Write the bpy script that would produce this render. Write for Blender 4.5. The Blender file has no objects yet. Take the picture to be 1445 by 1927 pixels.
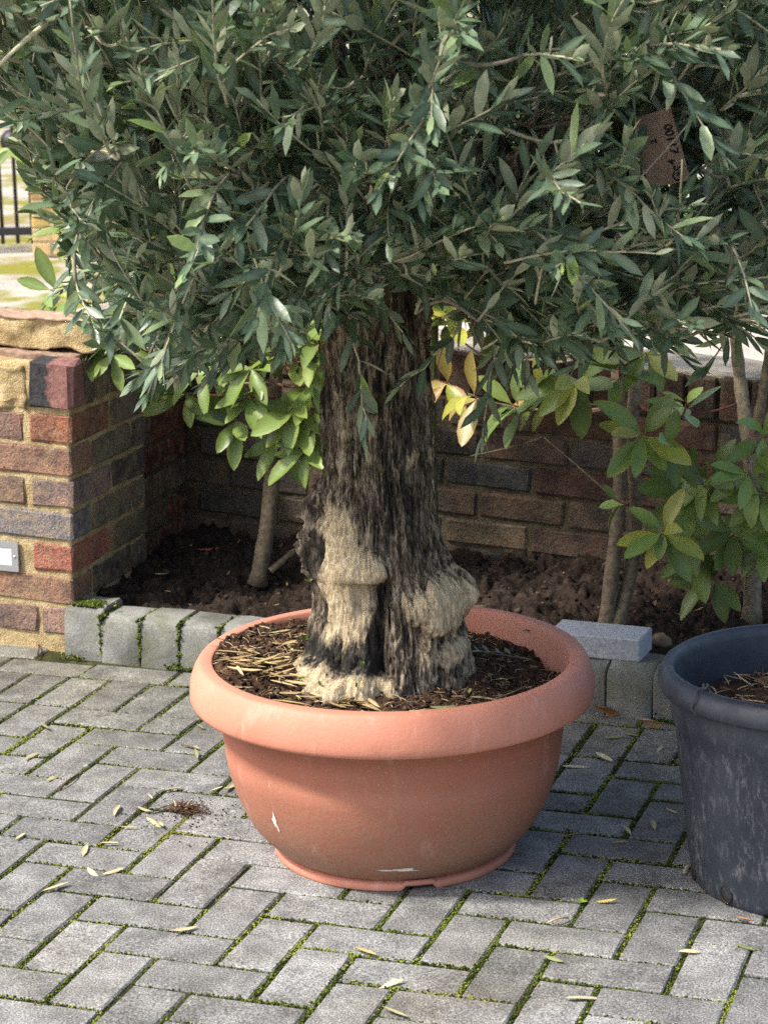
import bpy, bmesh, math, random
import numpy as np
from mathutils import Matrix, Vector

random.seed(7)
RNG = np.random.default_rng(11)
sc = bpy.context.scene
col = sc.collection

# ------------------------------------------------------------------ camera
CAM = np.array([1.65713, -3.16157, 1.53967])
YAW, PITCH, ROLL, FPX = -0.33338, 0.23745, -0.01941, 4287.0
_f = np.array([math.sin(YAW) * math.cos(PITCH), math.cos(YAW) * math.cos(PITCH), -math.sin(PITCH)])
_r = np.array([math.cos(YAW), -math.sin(YAW), 0.0])
_u = np.cross(_r, _f)
CR = _r * math.cos(ROLL) + _u * math.sin(ROLL)
CU = -_r * math.sin(ROLL) + _u * math.cos(ROLL)
CF = _f
cd = bpy.data.cameras.new('camera')
cam = bpy.data.objects.new('camera', cd)
col.objects.link(cam)
cam.matrix_world = Matrix(((CR[0], CU[0], -CF[0], CAM[0]), (CR[1], CU[1], -CF[1], CAM[1]), (CR[2], CU[2], -CF[2], CAM[2]), (0, 0, 0, 1)))
cd.sensor_fit = 'HORIZONTAL'
cd.sensor_width = 36
cd.lens = 36 * FPX / 1445.0
cd.clip_start = 0.05
cd.clip_end = 500
cd.dof.use_dof = True
cd.dof.focus_distance = 4.0
cd.dof.aperture_fstop = 16
sc.camera = cam
sc.render.resolution_x, sc.render.resolution_y = 767, 1024

# ------------------------------------------------------------------ light
SUN_TO = Vector((-0.74, -0.62, 1.22)).normalized()
elev = math.asin(SUN_TO.z)
azim = math.atan2(SUN_TO.x, SUN_TO.y)
w = bpy.data.worlds.new('World')
sc.world = w
w.use_nodes = True
nt = w.node_tree
bg = nt.nodes['Background']
sky = nt.nodes.new('ShaderNodeTexSky')
sky.sky_type = 'NISHITA'
sky.sun_disc = False
sky.sun_elevation = elev
sky.sun_rotation = azim
sky.air_density = 1.0
sky.dust_density = 3.5
sky.ozone_density = 0.6
nt.links.new(sky.outputs[0], bg.inputs[0])
bg.inputs[1].default_value = 0.15
sd = bpy.data.lights.new('sun', 'SUN')
sd.energy = 2.5
sd.angle = math.radians(5)
sd.color = (1.0, 0.955, 0.88)
sun = bpy.data.objects.new('sun', sd)
col.objects.link(sun)
sun.rotation_euler = (-SUN_TO).to_track_quat('-Z', 'Y').to_euler()
sc.view_settings.view_transform = 'Standard'
sc.view_settings.look = 'None'
sc.view_settings.gamma = 1
sc.view_settings.use_curve_mapping = False
sc.view_settings.exposure = 1.18
sc.render.engine = 'CYCLES'
sc.cycles.use_denoising = False
sc.cycles.max_bounces = 7
sc.cycles.transparent_max_bounces = 8

# ------------------------------------------------------------------ helpers
def ray(x, y):
    return CF + CR * (x - 722.5) / FPX - CU * (y - 963.5) / FPX

def on_z(x, y, z=0.0):
    d = ray(x, y)
    return CAM + d * (z - CAM[2]) / d[2]

def on_y(x, y, Y):
    d = ray(x, y)
    return CAM + d * (Y - CAM[1]) / d[1]

def project(P):
    d = np.asarray(P) - CAM
    z = d @ CF
    return np.stack([722.5 + FPX * (d @ CR) / z, 963.5 - FPX * (d @ CU) / z, z], -1)

def smooth(t):
    return t * t * (3 - 2 * t)

def sstep(a, b, x):
    return smooth(np.clip((x - a) / (b - a), 0, 1))

def vnoise(P, seed=0):
    P = np.asarray(P, float)
    i = np.floor(P).astype(np.int64)
    f = smooth(P - i)
    def h(a, b, c):
        n = (a * 374761393 + b * 668265263 + c * 2147483647 + seed * 974634777) & 0xFFFFFFFF
        n = ((n ^ (n >> 13)) * 1274126177) & 0xFFFFFFFF
        n = (n ^ (n >> 16)) & 0xFFFFFFFF
        return n / 4294967295.0
    x, y, z = i[..., 0], i[..., 1], i[..., 2]
    fx, fy, fz = f[..., 0], f[..., 1], f[..., 2]
    def L(a, b, t):
        return a + (b - a) * t
    return L(L(L(h(x, y, z), h(x + 1, y, z), fx), L(h(x, y + 1, z), h(x + 1, y + 1, z), fx), fy),
             L(L(h(x, y, z + 1), h(x + 1, y, z + 1), fx), L(h(x, y + 1, z + 1), h(x + 1, y + 1, z + 1), fx), fy), fz) * 2 - 1

def fbm(P, octaves=4, seed=0, gain=0.5):
    P = np.asarray(P, float)
    s, a = 0, 1.0
    for o in range(octaves):
        s = s + a * vnoise(P * 2 ** o + o * 17.3, seed + o)
        a *= gain
    return s

def tag(o, label=None, cat=None, group=None, kind=None):
    if label: o['label'] = label
    if cat: o['category'] = cat
    if group: o['group'] = group
    if kind: o['kind'] = kind
    return o

def empty(name, loc=(0, 0, 0), rot=None):
    o = bpy.data.objects.new(name, None)
    o.empty_display_size = 0.05
    o.location = loc
    if rot is not None: o.rotation_euler = rot
    col.objects.link(o)
    return o

def link(name, me, parent=None, mat=None, mw=None):
    o = bpy.data.objects.new(name, me)
    col.objects.link(o)
    if parent is not None: o.parent = parent
    if mw is not None: o.matrix_local = mw
    if mat is not None and not me.materials: me.materials.append(mat)
    return o

def pymesh(name, V, F, smooth_shade=False, mats=(), mi=None, attrs=None):
    me = bpy.data.meshes.new(name)
    me.from_pydata([tuple(v) for v in np.asarray(V, float).tolist()], [], F)
    for m in mats: me.materials.append(m)
    if mi is not None: me.polygons.foreach_set('material_index', np.asarray(mi, np.int32))
    if smooth_shade: me.polygons.foreach_set('use_smooth', np.ones(len(me.polygons), bool))
    for k, a in (attrs or {}).items():
        at = me.attributes.new(k, 'FLOAT', 'POINT')
        at.data.foreach_set('value', np.asarray(a, np.float32))
    me.update()
    return me

def fastmesh(name, V, F, smooth_shade=False, mats=(), mi=None, attrs=None):
    """V (n,3) array, F (m,k) integer array: quick build for big meshes"""
    V = np.asarray(V, np.float32); F = np.asarray(F, np.int32)
    me = bpy.data.meshes.new(name)
    m, k = F.shape
    me.vertices.add(len(V)); me.vertices.foreach_set('co', V.ravel())
    me.loops.add(m * k); me.loops.foreach_set('vertex_index', F.ravel())
    me.polygons.add(m)
    me.polygons.foreach_set('loop_start', np.arange(0, m * k, k, dtype=np.int32))
    me.polygons.foreach_set('loop_total', np.full(m, k, np.int32))
    for mt in mats: me.materials.append(mt)
    if mi is not None: me.polygons.foreach_set('material_index', np.asarray(mi, np.int32))
    if smooth_shade: me.polygons.foreach_set('use_smooth', np.ones(m, bool))
    for kk, a in (attrs or {}).items():
        at = me.attributes.new(kk, 'FLOAT', 'POINT')
        at.data.foreach_set('value', np.asarray(a, np.float32))
    me.update(calc_edges=True)
    me.validate()
    return me

def grid_faces(nu, nv, wrap_u=False):
    i = np.arange(nu if wrap_u else nu - 1)
    j = np.arange(nv - 1)
    I, J = np.meshgrid(i, j, indexing='ij')
    I2 = (I + 1) % nu
    return np.stack([I * nv + J, I2 * nv + J, I2 * nv + J + 1, I * nv + J + 1], -1).reshape(-1, 4)

def lathe(profile, n=96, wob=0.0, seed=0, fn=None):
    prof = np.array(profile)
    th = np.linspace(0, 2 * math.pi, n, endpoint=False)
    R = prof[None, :, 0] * np.ones((n, 1)); Z = prof[None, :, 1] * np.ones((n, 1))
    T = th[:, None] * np.ones((1, len(prof)))
    if wob:
        R = R * (1 + wob * fbm(np.stack([np.cos(T) * 1.3, np.sin(T) * 1.3, Z * 3], -1), 2, seed))
    if fn: R, Z = fn(T, R, Z)
    V = np.stack([R * np.cos(T), R * np.sin(T), Z], -1).reshape(-1, 3)
    return V, grid_faces(n, len(prof), True)

def tube(pts, radii, n=8):
    """returns V,F of a tube along pts"""
    pts = np.asarray(pts, float); k = len(pts)
    radii = np.broadcast_to(radii, (k,))
    tan = np.gradient(pts, axis=0)
    tan /= np.linalg.norm(tan, axis=1)[:, None] + 1e-9
    ref = np.array([0.13, 0.31, 0.94]) if abs(tan[0][2]) < 0.9 else np.array([1.0, 0.1, 0])
    V = []
    for p, t, rr in zip(pts, tan, radii):
        a = np.cross(t, ref); a /= np.linalg.norm(a) + 1e-9
        b = np.cross(t, a)
        for q in range(n):
            an = 2 * math.pi * q / n
            V.append(p + rr * (a * math.cos(an) + b * math.sin(an)))
    F = []
    for i in range(k - 1):
        for q in range(n):
            q2 = (q + 1) % n
            F.append((i * n + q, i * n + q2, (i + 1) * n + q2, (i + 1) * n + q))
    F.append(tuple(range(n - 1, -1, -1)))
    F.append(tuple((k - 1) * n + q for q in range(n)))
    return V, F

def bez(p0, p1, p2, k):
    t = np.linspace(0, 1, k)[:, None]
    p0, p1, p2 = map(np.asarray, (p0, p1, p2))
    return (1 - t) ** 2 * p0 + 2 * t * (1 - t) * p1 + t * t * p2

class Soup:
    def __init__(self): self.V = []; self.F = []; self.A = []
    def add(self, V, F, a=0.0):
        o = len(self.V)
        self.V.extend([tuple(v) for v in V]); self.F.extend([tuple(i + o for i in f) for f in F]); self.A.extend([a] * len(V))
    def mesh(self, name, mat, sm=True, attr='tint'):
        return pymesh(name, self.V, self.F, sm, [mat], attrs={attr: self.A})

# ------------------------------------------------------------------ materials
class NT:
    def __init__(self, name):
        self.m = bpy.data.materials.new(name); self.m.use_nodes = True
        self.t = self.m.node_tree
        self.b = self.t.nodes['Principled BSDF']
        self.out = self.t.nodes['Material Output']
        self.geo = self.t.nodes.new('ShaderNodeNewGeometry')
        self.oi = self.t.nodes.new('ShaderNodeObjectInfo')
    def put(self, sock, v):
        if hasattr(v, 'is_output') or isinstance(v, bpy.types.NodeSocket): self.t.links.new(v, sock)
        elif isinstance(v, (tuple, list)) and len(v) == 3 and sock.type == 'RGBA': sock.default_value = (*v, 1)
        else: sock.default_value = v
    @property
    def pos(self): return self.geo.outputs['Position']
    def scalev(self, vec, s):
        n = self.t.nodes.new('ShaderNodeVectorMath'); n.operation = 'MULTIPLY'
        self.put(n.inputs[0], vec); n.inputs[1].default_value = s; return n.outputs[0]
    def noise(self, scale, detail=4, rough=0.55, vec=None, dist=0.0):
        n = self.t.nodes.new('ShaderNodeTexNoise')
        self.put(n.inputs['Vector'], vec if vec is not None else self.pos)
        n.inputs['Scale'].default_value = scale; n.inputs['Detail'].default_value = detail
        n.inputs['Roughness'].default_value = rough; n.inputs['Distortion'].default_value = dist
        return n.outputs[0]
    def voro(self, scale, feature='F1', vec=None, out=0):
        n = self.t.nodes.new('ShaderNodeTexVoronoi'); n.feature = feature
        self.put(n.inputs['Vector'], vec if vec is not None else self.pos)
        n.inputs['Scale'].default_value = scale; return n.outputs[out]
    def ramp(self, fac, stops):
        n = self.t.nodes.new('ShaderNodeValToRGB'); self.put(n.inputs[0], fac)
        e = n.color_ramp.elements
        while len(e) < len(stops): e.new(0.5)
        for el, (p, c) in zip(e, stops):
            el.position = p
            el.color = (c, c, c, 1) if isinstance(c, (int, float)) else (*c, 1)
        return n.outputs[0]
    def mix(self, fac, a, b, mode='MIX'):
        n = self.t.nodes.new('ShaderNodeMix'); n.data_type = 'RGBA'; n.blend_type = mode
        self.put(n.inputs[0], fac); self.put(n.inputs[6], a); self.put(n.inputs[7], b); return n.outputs[2]
    def math(self, op, a, b=0.5):
        n = self.t.nodes.new('ShaderNodeMath'); n.operation = op
        self.put(n.inputs[0], a); self.put(n.inputs[1], b); return n.outputs[0]
    def attr(self, name):
        n = self.t.nodes.new('ShaderNodeAttribute'); n.attribute_name = name; return n.outputs['Fac']
    def sep(self, vec):
        n = self.t.nodes.new('ShaderNodeSeparateXYZ'); self.put(n.inputs[0], vec); return n.outputs
    def bump(self, h, strength=0.5, dist=0.003, prev=None):
        n = self.t.nodes.new('ShaderNodeBump'); self.put(n.inputs['Height'], h)
        n.inputs['Strength'].default_value = strength; n.inputs['Distance'].default_value = dist
        if prev is not None: self.put(n.inputs['Normal'], prev)
        return n.outputs[0]
    def fin(self, color, rough=0.85, normal=None, spec=0.3, metal=0.0, transl=0.0, tcol=None):
        self.put(self.b.inputs['Base Color'], color); self.put(self.b.inputs['Roughness'], rough)
        self.b.inputs['Specular IOR Level'].default_value = spec
        self.b.inputs['Metallic'].default_value = metal
        if normal is not None: self.put(self.b.inputs['Normal'], normal)
        if transl:
            t = self.t.nodes.new('ShaderNodeBsdfTranslucent'); self.put(t.inputs[0], tcol if tcol is not None else color)
            m = self.t.nodes.new('ShaderNodeMixShader'); m.inputs[0].default_value = transl
            self.t.links.new(self.b.outputs[0], m.inputs[1]); self.t.links.new(t.outputs[0], m.inputs[2])
            self.t.links.new(m.outputs[0], self.out.inputs[0])
        return self.m

def mat_paver():
    k = NT('concrete_paver')
    base = k.ramp(k.noise(3.2, 5), [(0.3, (0.15, 0.148, 0.14)), (0.7, (0.225, 0.225, 0.219))])
    per = k.ramp(k.oi.outputs['Random'], [(0.0, 0.78), (0.5, 1.0), (1.0, 1.16)])
    c = k.mix(1.0, base, per, 'MULTIPLY')
    patch = k.ramp(k.noise(14, 6, 0.65), [(0.35, 0.62), (0.65, 1.2)])
    c = k.mix(1.0, c, patch, 'MULTIPLY')
    grain = k.ramp(k.noise(300, 3, 0.65), [(0.34, 0.35), (0.5, 1.0), (0.66, 1.9)])
    c = k.mix(0.95, c, k.mix(1.0, c, grain, 'MULTIPLY'))
    spots = k.ramp(k.voro(95), [(0.09, 1.0), (0.17, 0.0)])
    keep = k.ramp(k.noise(38, 2), [(0.48, 0.0), (0.58, 1.0)])
    c = k.mix(k.math('MULTIPLY', k.math('MULTIPLY', spots, keep), 0.7), c, (0.5, 0.49, 0.46))
    blot = k.ramp(k.voro(11), [(0.05, 1.0), (0.09, 0.0)])
    keep2 = k.ramp(k.noise(5.5, 2), [(0.54, 0.0), (0.58, 1.0)])
    c = k.mix(k.math('MULTIPLY', k.math('MULTIPLY', blot, keep2), 0.5), c, (0.5, 0.5, 0.48))
    dirt = k.ramp(k.noise(2.1, 5, 0.6), [(0.5, 0.0), (0.75, 0.75)])
    c = k.mix(dirt, c, k.mix(1.0, c, (0.86, 0.8, 0.66), 'MULTIPLY'))
    ky = k.math('ADD', k.sep(k.pos)[1], k.math('MULTIPLY', k.math('SUBTRACT', k.noise(4, 5, 0.6), 0.5), 1.6))
    grime = k.ramp(ky, [(0.55, 0.0), (1.0, 0.8)])
    c = k.mix(grime, c, k.mix(1.0, c, (0.80, 0.775, 0.68), 'MULTIPLY'))
    dk = k.ramp(k.voro(60), [(0.04, 1.0), (0.1, 0.0)])
    c = k.mix(k.math('MULTIPLY', dk, 0.35), c, (0.05, 0.05, 0.045))
    h = k.math('ADD', k.noise(430, 2, 0.6), k.math('MULTIPLY', k.noise(60, 4), 1.2))
    return k.fin(c, 0.88, k.bump(h, 0.5, 0.0022), 0.25)

def mat_kerb():
    k = NT('kerb_concrete')
    base = k.ramp(k.noise(7, 6, 0.65), [(0.3, (0.085, 0.087, 0.078)), (0.5, (0.175, 0.175, 0.16)), (0.72, (0.27, 0.27, 0.25))])
    per = k.ramp(k.oi.outputs['Random'], [(0.0, 0.85), (1.0, 1.1)])
    c = k.mix(1.0, base, per, 'MULTIPLY')
    grain = k.ramp(k.noise(330, 2, 0.6), [(0.32, 0.7), (0.68, 1.3)])
    c = k.mix(1.0, c, grain, 'MULTIPLY')
    spots = k.ramp(k.voro(70), [(0.06, 1.0), (0.15, 0.0)])
    keep = k.ramp(k.noise(30, 2), [(0.55, 0.0), (0.62, 1.0)])
    c = k.mix(k.math('MULTIPLY', spots, keep), c, (0.5, 0.5, 0.47))
    green = k.ramp(k.noise(9, 5, 0.6, dist=0.5), [(0.48, 0.0), (0.68, 0.6)])
    c = k.mix(green, c, (0.11, 0.115, 0.06))
    h = k.math('ADD', k.noise(330, 2, 0.6), k.math('MULTIPLY', k.noise(45, 5), 1.5))
    return k.fin(c, 0.9, k.bump(h, 0.6, 0.003), 0.2)

def mat_brick(name, dirt_col, dirt_amt, pits=1.0):
    k = NT(name)
    oc = k.oi.outputs['Color']
    rnd = k.oi.outputs['Random']
    off = k.t.nodes.new('ShaderNodeVectorMath'); off.operation = 'ADD'
    k.put(off.inputs[0], k.pos)
    cmb = k.t.nodes.new('ShaderNodeCombineXYZ')
    for i in range(3): k.put(cmb.inputs[i], k.math('MULTIPLY', rnd, 13.0 + 7 * i))
    k.put(off.inputs[1], cmb.outputs[0])
    v = off.outputs[0]
    var = k.ramp(k.noise(16, 5, 0.6, v), [(0.3, (0.55, 0.6, 0.66)), (0.5, (1, 1, 1)), (0.7, (1.45, 1.25, 1.1))])
    c = k.mix(1.0, oc, var, 'MULTIPLY')
    blue = k.ramp(k.noise(9, 4, 0.5, v), [(0.55, 0.0), (0.68, 0.75)])
    c = k.mix(blue, c, k.mix(1.0, c, (0.68, 0.72, 0.79), 'MULTIPLY'))
    grain = k.ramp(k.noise(200, 4, 0.7, v), [(0.33, 0.5), (0.67, 1.5)])
    c = k.mix(1.0, c, grain, 'MULTIPLY')
    pit = k.ramp(k.voro(100, vec=v), [(0.08, 1.0), (0.2, 0.0)])
    kp = k.ramp(k.noise(35, 2, 0.5, v), [(0.48, 0.0), (0.58, 1.0)])
    pit = k.math('MULTIPLY', pit, kp)
    c = k.mix(k.math('MULTIPLY', pit, 0.75 * pits), c, (0.03, 0.027, 0.025))
    d = k.ramp(k.noise(34, 7, 0.75), [(0.47, 0.0), (0.68, dirt_amt)])
    c = k.mix(d, c, dirt_col)
    h = k.math('SUBTRACT', k.math('ADD', k.noise(70, 5, 0.65, v), k.math('MULTIPLY', k.noise(260, 3, 0.6, v), 0.6)), k.math('MULTIPLY', pit, 0.8))
    return k.fin(c, 0.88, k.bump(h, 0.9, 0.007), 0.2)

def mat_mortar(name, c1, c2, c3):
    k = NT(name)
    c = k.ramp(k.noise(18, 6, 0.65), [(0.3, c1), (0.5, c2), (0.72, c3)])
    c = k.mix(1.0, c, k.ramp(k.noise(300, 3, 0.6), [(0.3, 0.68), (0.7, 1.25)]), 'MULTIPLY')
    h = k.math('ADD', k.noise(55, 6, 0.7), k.math('MULTIPLY', k.noise(280, 3), 0.6))
    return k.fin(c, 0.95, k.bump(h, 1.0, 0.006), 0.1)

def mat_soil(name, a, b, d, fib=True):
    k = NT(name)
    c = k.ramp(k.noise(28, 7, 0.7), [(0.3, a), (0.5, b), (0.72, d)])
    c = k.mix(1.0, c, k.ramp(k.noise(330, 4, 0.7), [(0.3, 0.5), (0.7, 1.6)]), 'MULTIPLY')
    sp = k.ramp(k.voro(150), [(0.06, 1.0), (0.14, 0.0)])
    kp = k.ramp(k.noise(60, 2), [(0.56, 0.0), (0.62, 1.0)])
    c = k.mix(k.math('MULTIPLY', k.math('MULTIPLY', sp, kp), 0.5), c, (0.22, 0.15, 0.09))
    h = k.math('ADD', k.noise(90, 7, 0.75), k.math('MULTIPLY', k.noise(400, 3), 0.5))
    return k.fin(c, 0.95, k.bump(h, 1.0, 0.008), 0.15)

def mat_attr(name, stops, rough=0.85, grain=250, gamp=(0.75, 1.25), transl=0.0, spec=0.25, bump=0.3):
    """colour by the per-piece value 'tint' plus the object's own random number"""
    k = NT(name)
    t = k.math('FRACT', k.math('ADD', k.attr('tint'), k.oi.outputs['Random']))
    c = k.ramp(t, stops)
    c = k.mix(1.0, c, k.ramp(k.noise(grain, 3), [(0.3, gamp[0]), (0.7, gamp[1])]), 'MULTIPLY')
    return k.fin(c, rough, k.bump(k.noise(grain, 3), bump, 0.001) if bump else None, spec, transl=transl)

def mat_leaf(name, stops, mid, rough, spec, transl, tmul, objcol=False, coat=0.0):
    k = NT(name)
    if objcol:
        c = k.oi.outputs['Color']
        c = k.mix(1.0, c, k.ramp(k.noise(30, 4, 0.6), [(0.3, (0.8, 0.85, 0.8)), (0.7, (1.2, 1.12, 1.1))]), 'MULTIPLY')
        c = k.mix(k.math('MULTIPLY', k.attr('edge'), 0.35), c, (0.30, 0.26, 0.05))
    else:
        t = k.math('FRACT', k.math('ADD', k.attr('tint'), k.oi.outputs['Random']))
        c = k.ramp(t, stops)
        c = k.mix(1.0, c, k.ramp(k.noise(90, 3), [(0.3, 0.85), (0.7, 1.15)]), 'MULTIPLY')
    c = k.mix(k.math('MULTIPLY', k.attr('mid'), 0.5), c, mid)
    tc = k.mix(1.0, c, tmul, 'MULTIPLY')
    return k.fin(c, rough, k.bump(k.noise(110, 4), 0.4, 0.0015), spec, transl=transl, tcol=tc)

def mat_bark():
    k = NT('olive_bark')
    v = k.scalev(k.pos, (1, 1, 0.16))
    fib = k.noise(95, 6, 0.75, v)
    dark = k.ramp(fib, [(0.36, (0.014, 0.011, 0.009)), (0.46, (0.085, 0.065, 0.047)), (0.55, (0.28, 0.225, 0.16)), (0.68, (0.48, 0.41, 0.31))])
    stain = k.ramp(k.noise(13, 6, 0.65, k.scalev(k.pos, (1, 1, 0.4))), [(0.38, 0.35), (0.55, 1.0)])
    dark = k.mix(1.0, dark, stain, 'MULTIPLY')
    fib2 = k.noise(190, 5, 0.65, k.scalev(k.pos, (1, 1, 0.35)))
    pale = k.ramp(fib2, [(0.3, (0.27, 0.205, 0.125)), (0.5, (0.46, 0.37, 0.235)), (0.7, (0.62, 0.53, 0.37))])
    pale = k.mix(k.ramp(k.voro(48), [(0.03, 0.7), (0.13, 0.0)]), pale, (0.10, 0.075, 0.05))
    black = k.ramp(fib, [(0.35, (0.008, 0.008, 0.008)), (0.7, (0.05, 0.046, 0.042))])
    c = k.mix(k.attr('black'), dark, black)
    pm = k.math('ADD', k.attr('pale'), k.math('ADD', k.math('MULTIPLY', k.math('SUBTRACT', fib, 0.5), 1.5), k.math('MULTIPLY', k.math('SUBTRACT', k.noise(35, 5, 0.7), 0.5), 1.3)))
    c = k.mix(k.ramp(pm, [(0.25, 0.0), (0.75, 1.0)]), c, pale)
    gm = k.ramp(k.noise(30, 4), [(0.62, 0.0), (0.72, 0.5)])
    c = k.mix(gm, c, (0.14, 0.13, 0.045))
    h = k.math('ADD', fib, k.math('MULTIPLY', k.noise(60, 4, 0.6, v), 0.8))
    return k.fin(c, 0.92, k.bump(h, 1.0, 0.006), 0.15)

def mat_terracotta(name, lighter):
    k = NT(name)
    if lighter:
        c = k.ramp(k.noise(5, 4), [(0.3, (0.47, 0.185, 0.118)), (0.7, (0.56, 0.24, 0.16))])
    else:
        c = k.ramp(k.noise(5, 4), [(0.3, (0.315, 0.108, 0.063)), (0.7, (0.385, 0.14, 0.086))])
        z = k.sep(k.pos)[2]
        dz = k.math('ADD', z, k.math('MULTIPLY', k.math('SUBTRACT', k.noise(9, 4), 0.5), 0.22))
        d = k.ramp(dz, [(0.02, 0.85), (0.13, 0.4), (0.26, 0.04)])
        dust = k.ramp(k.noise(170, 5, 0.8), [(0.42, 0.05), (0.56, 1.0)])
        c = k.mix(k.math('MULTIPLY', d, dust), c, (0.27, 0.2, 0.14))
        sp = k.ramp(k.voro(140), [(0.05, 1.0), (0.17, 0.0)])
        kp = k.ramp(k.noise(45, 3), [(0.48, 0.0), (0.58, 0.75)])
        c = k.mix(k.math('MULTIPLY', sp, kp), c, (0.55, 0.4, 0.3))
    st = k.ramp(k.noise(26, 4, 0.6, k.scalev(k.pos, (1, 1, 0.2))), [(0.6, 0.0), (0.75, 0.22)])
    c = k.mix(st, c, (0.75, 0.5, 0.4))
    st2 = k.ramp(k.noise(17, 5, 0.65), [(0.62, 0.0), (0.74, 0.25)])
    c = k.mix(st2, c, (0.2, 0.09, 0.06))
    h = k.math('ADD', k.noise(120, 4, 0.6), k.math('MULTIPLY', k.noise(500, 2), 0.3))
    return k.fin(c, 0.62, k.bump(h, 0.25, 0.003), 0.3)

def mat_black():
    k = NT('black_plastic')
    v = k.scalev(k.pos, (1, 1, 0.35))
    c = k.ramp(k.noise(9, 6, 0.65, v), [(0.3, (0.018, 0.022, 0.032)), (0.6, (0.035, 0.042, 0.055)), (0.8, (0.06, 0.068, 0.08))])
    sc1 = k.ramp(k.noise(100, 6, 0.78, v), [(0.5, 0.0), (0.64, 1.0)])
    z = k.sep(k.pos)[2]
    zz = k.ramp(z, [(0.0, 0.6), (0.28, 0.42), (0.31, 0.1)])
    a = k.ramp(k.noise(15, 4), [(0.42, 0.0), (0.62, 1.0)])
    c = k.mix(k.math('MULTIPLY', k.math('MULTIPLY', sc1, a), zz), c, (0.25, 0.26, 0.27))
    h = k.math('ADD', k.noise(45, 4), k.math('MULTIPLY', k.noise(300, 3), 0.25))
    return k.fin(c, k.ramp(k.noise(30, 4), [(0.3, 0.38), (0.7, 0.6)]), k.bump(h, 0.15, 0.002), 0.5)

def mat_plain(name, c, rough=0.6, spec=0.4, metal=0.0, grain=120, amp=0.2, bump=0.1):
    k = NT(name)
    cc = k.mix(1.0, c, k.ramp(k.noise(grain, 4), [(0.3, 1 - amp), (0.7, 1 + amp)]), 'MULTIPLY')
    return k.fin(cc, rough, k.bump(k.noise(grain, 4), bump, 0.001), spec, metal)

def mat_ground():
    k = NT('tarmac_and_moss')
    c = k.ramp(k.noise(1.2, 5), [(0.3, (0.30, 0.27, 0.23)), (0.7, (0.46, 0.42, 0.35))])
    c = k.mix(1.0, c, k.ramp(k.noise(60, 4, 0.7), [(0.3, 0.75), (0.7, 1.2)]), 'MULTIPLY')
    y = k.sep(k.pos)[1]
    ms = k.ramp(k.noise(1.6, 6, 0.65), [(0.46, 0.0), (0.56, 1.0)])
    x = k.sep(k.pos)[0]
    left = k.math('LESS_THAN', x, -2.0)
    far = k.math('GREATER_THAN', y, 6.4)
    c = k.mix(k.math('MULTIPLY', ms, k.math('MULTIPLY', left, far)), c, (0.20, 0.19, 0.03))
    c = k.mix(k.math('MULTIPLY', left, k.ramp(k.noise(3.3, 5), [(0.55, 0.0), (0.65, 0.6)])), c, (0.3, 0.2, 0.16))
    return k.fin(c, 0.95, k.bump(k.noise(80, 5), 0.5, 0.01), 0.15)

M = {}
M['paver'] = mat_paver()
M['kerb'] = mat_kerb()
M['brick'] = mat_brick('facing_brick', (0.36, 0.27, 0.15), 0.6)
M['wallbrick'] = mat_brick('old_wall_brick', (0.12, 0.10, 0.065), 0.55, 0.6)
M['stock'] = mat_brick('yellow_stock_brick', (0.5, 0.38, 0.2), 0.3, 0.3)
def mat_burnt():
    k = NT('half_burnt_brick')
    x = k.sep(k.pos)[0]
    e = k.math('ADD', x, k.math('MULTIPLY', k.math('SUBTRACT', k.noise(30, 5, 0.65), 0.5), 0.055))
    m = k.ramp(k.math('MULTIPLY', k.math('ADD', e, 0.76), 10.0), [(0.48, 0.0), (0.62, 1.0)])
    red = k.ramp(k.noise(60, 5, 0.7), [(0.3, (0.13, 0.065, 0.06)), (0.7, (0.31, 0.15, 0.125))])
    blk = k.ramp(k.noise(90, 5, 0.7), [(0.3, (0.012, 0.012, 0.014)), (0.7, (0.06, 0.058, 0.06))])
    c = k.mix(m, blk, red)
    sp = k.ramp(k.voro(120), [(0.05, 0.7), (0.12, 0.0)])
    c = k.mix(k.math('MULTIPLY', sp, k.ramp(k.noise(30, 2), [(0.5, 0.0), (0.6, 1.0)])), c, (0.4, 0.33, 0.27))
    return k.fin(c, 0.85, k.bump(k.noise(80, 6, 0.7), 0.9, 0.006), 0.25)
M['burnt'] = mat_burnt()
M['mortar'] = mat_mortar('ochre_mortar', (0.26, 0.185, 0.09), (0.42, 0.32, 0.165), (0.57, 0.46, 0.27))
M['wallmortar'] = mat_mortar('grey_brown_mortar', (0.04, 0.034, 0.02), (0.10, 0.08, 0.05), (0.17, 0.135, 0.085))
M['bedsoil'] = mat_soil('garden_soil', (0.013, 0.009, 0.007), (0.033, 0.023, 0.017), (0.068, 0.047, 0.036))
M['potsoil'] = mat_soil('potting_compost', (0.025, 0.014, 0.008), (0.075, 0.042, 0.024), (0.15, 0.09, 0.052))
M['jointsand'] = mat_soil('joint_grit', (0.022, 0.024, 0.009), (0.05, 0.052, 0.016), (0.10, 0.095, 0.04))
M['moss'] = mat_attr('joint_moss', [(0.0, (0.018, 0.026, 0.006)), (0.4, (0.055, 0.075, 0.012)), (0.75, (0.15, 0.18, 0.025)), (1.0, (0.27, 0.29, 0.055))], 0.95, 400, (0.6, 1.4), spec=0.1)
M['crumb'] = mat_attr('soil_crumbs', [(0.0, (0.018, 0.012, 0.009)), (0.5, (0.042, 0.028, 0.020)), (1.0, (0.09, 0.06, 0.043))], 0.95, 200, (0.6, 1.4), spec=0.1, bump=0.8)
M['fibre'] = mat_attr('dry_fibres', [(0.0, (0.06, 0.032, 0.018)), (0.45, (0.15, 0.085, 0.045)), (0.8, (0.36, 0.25, 0.13)), (1.0, (0.55, 0.43, 0.26))], 0.85, 200)
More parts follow.
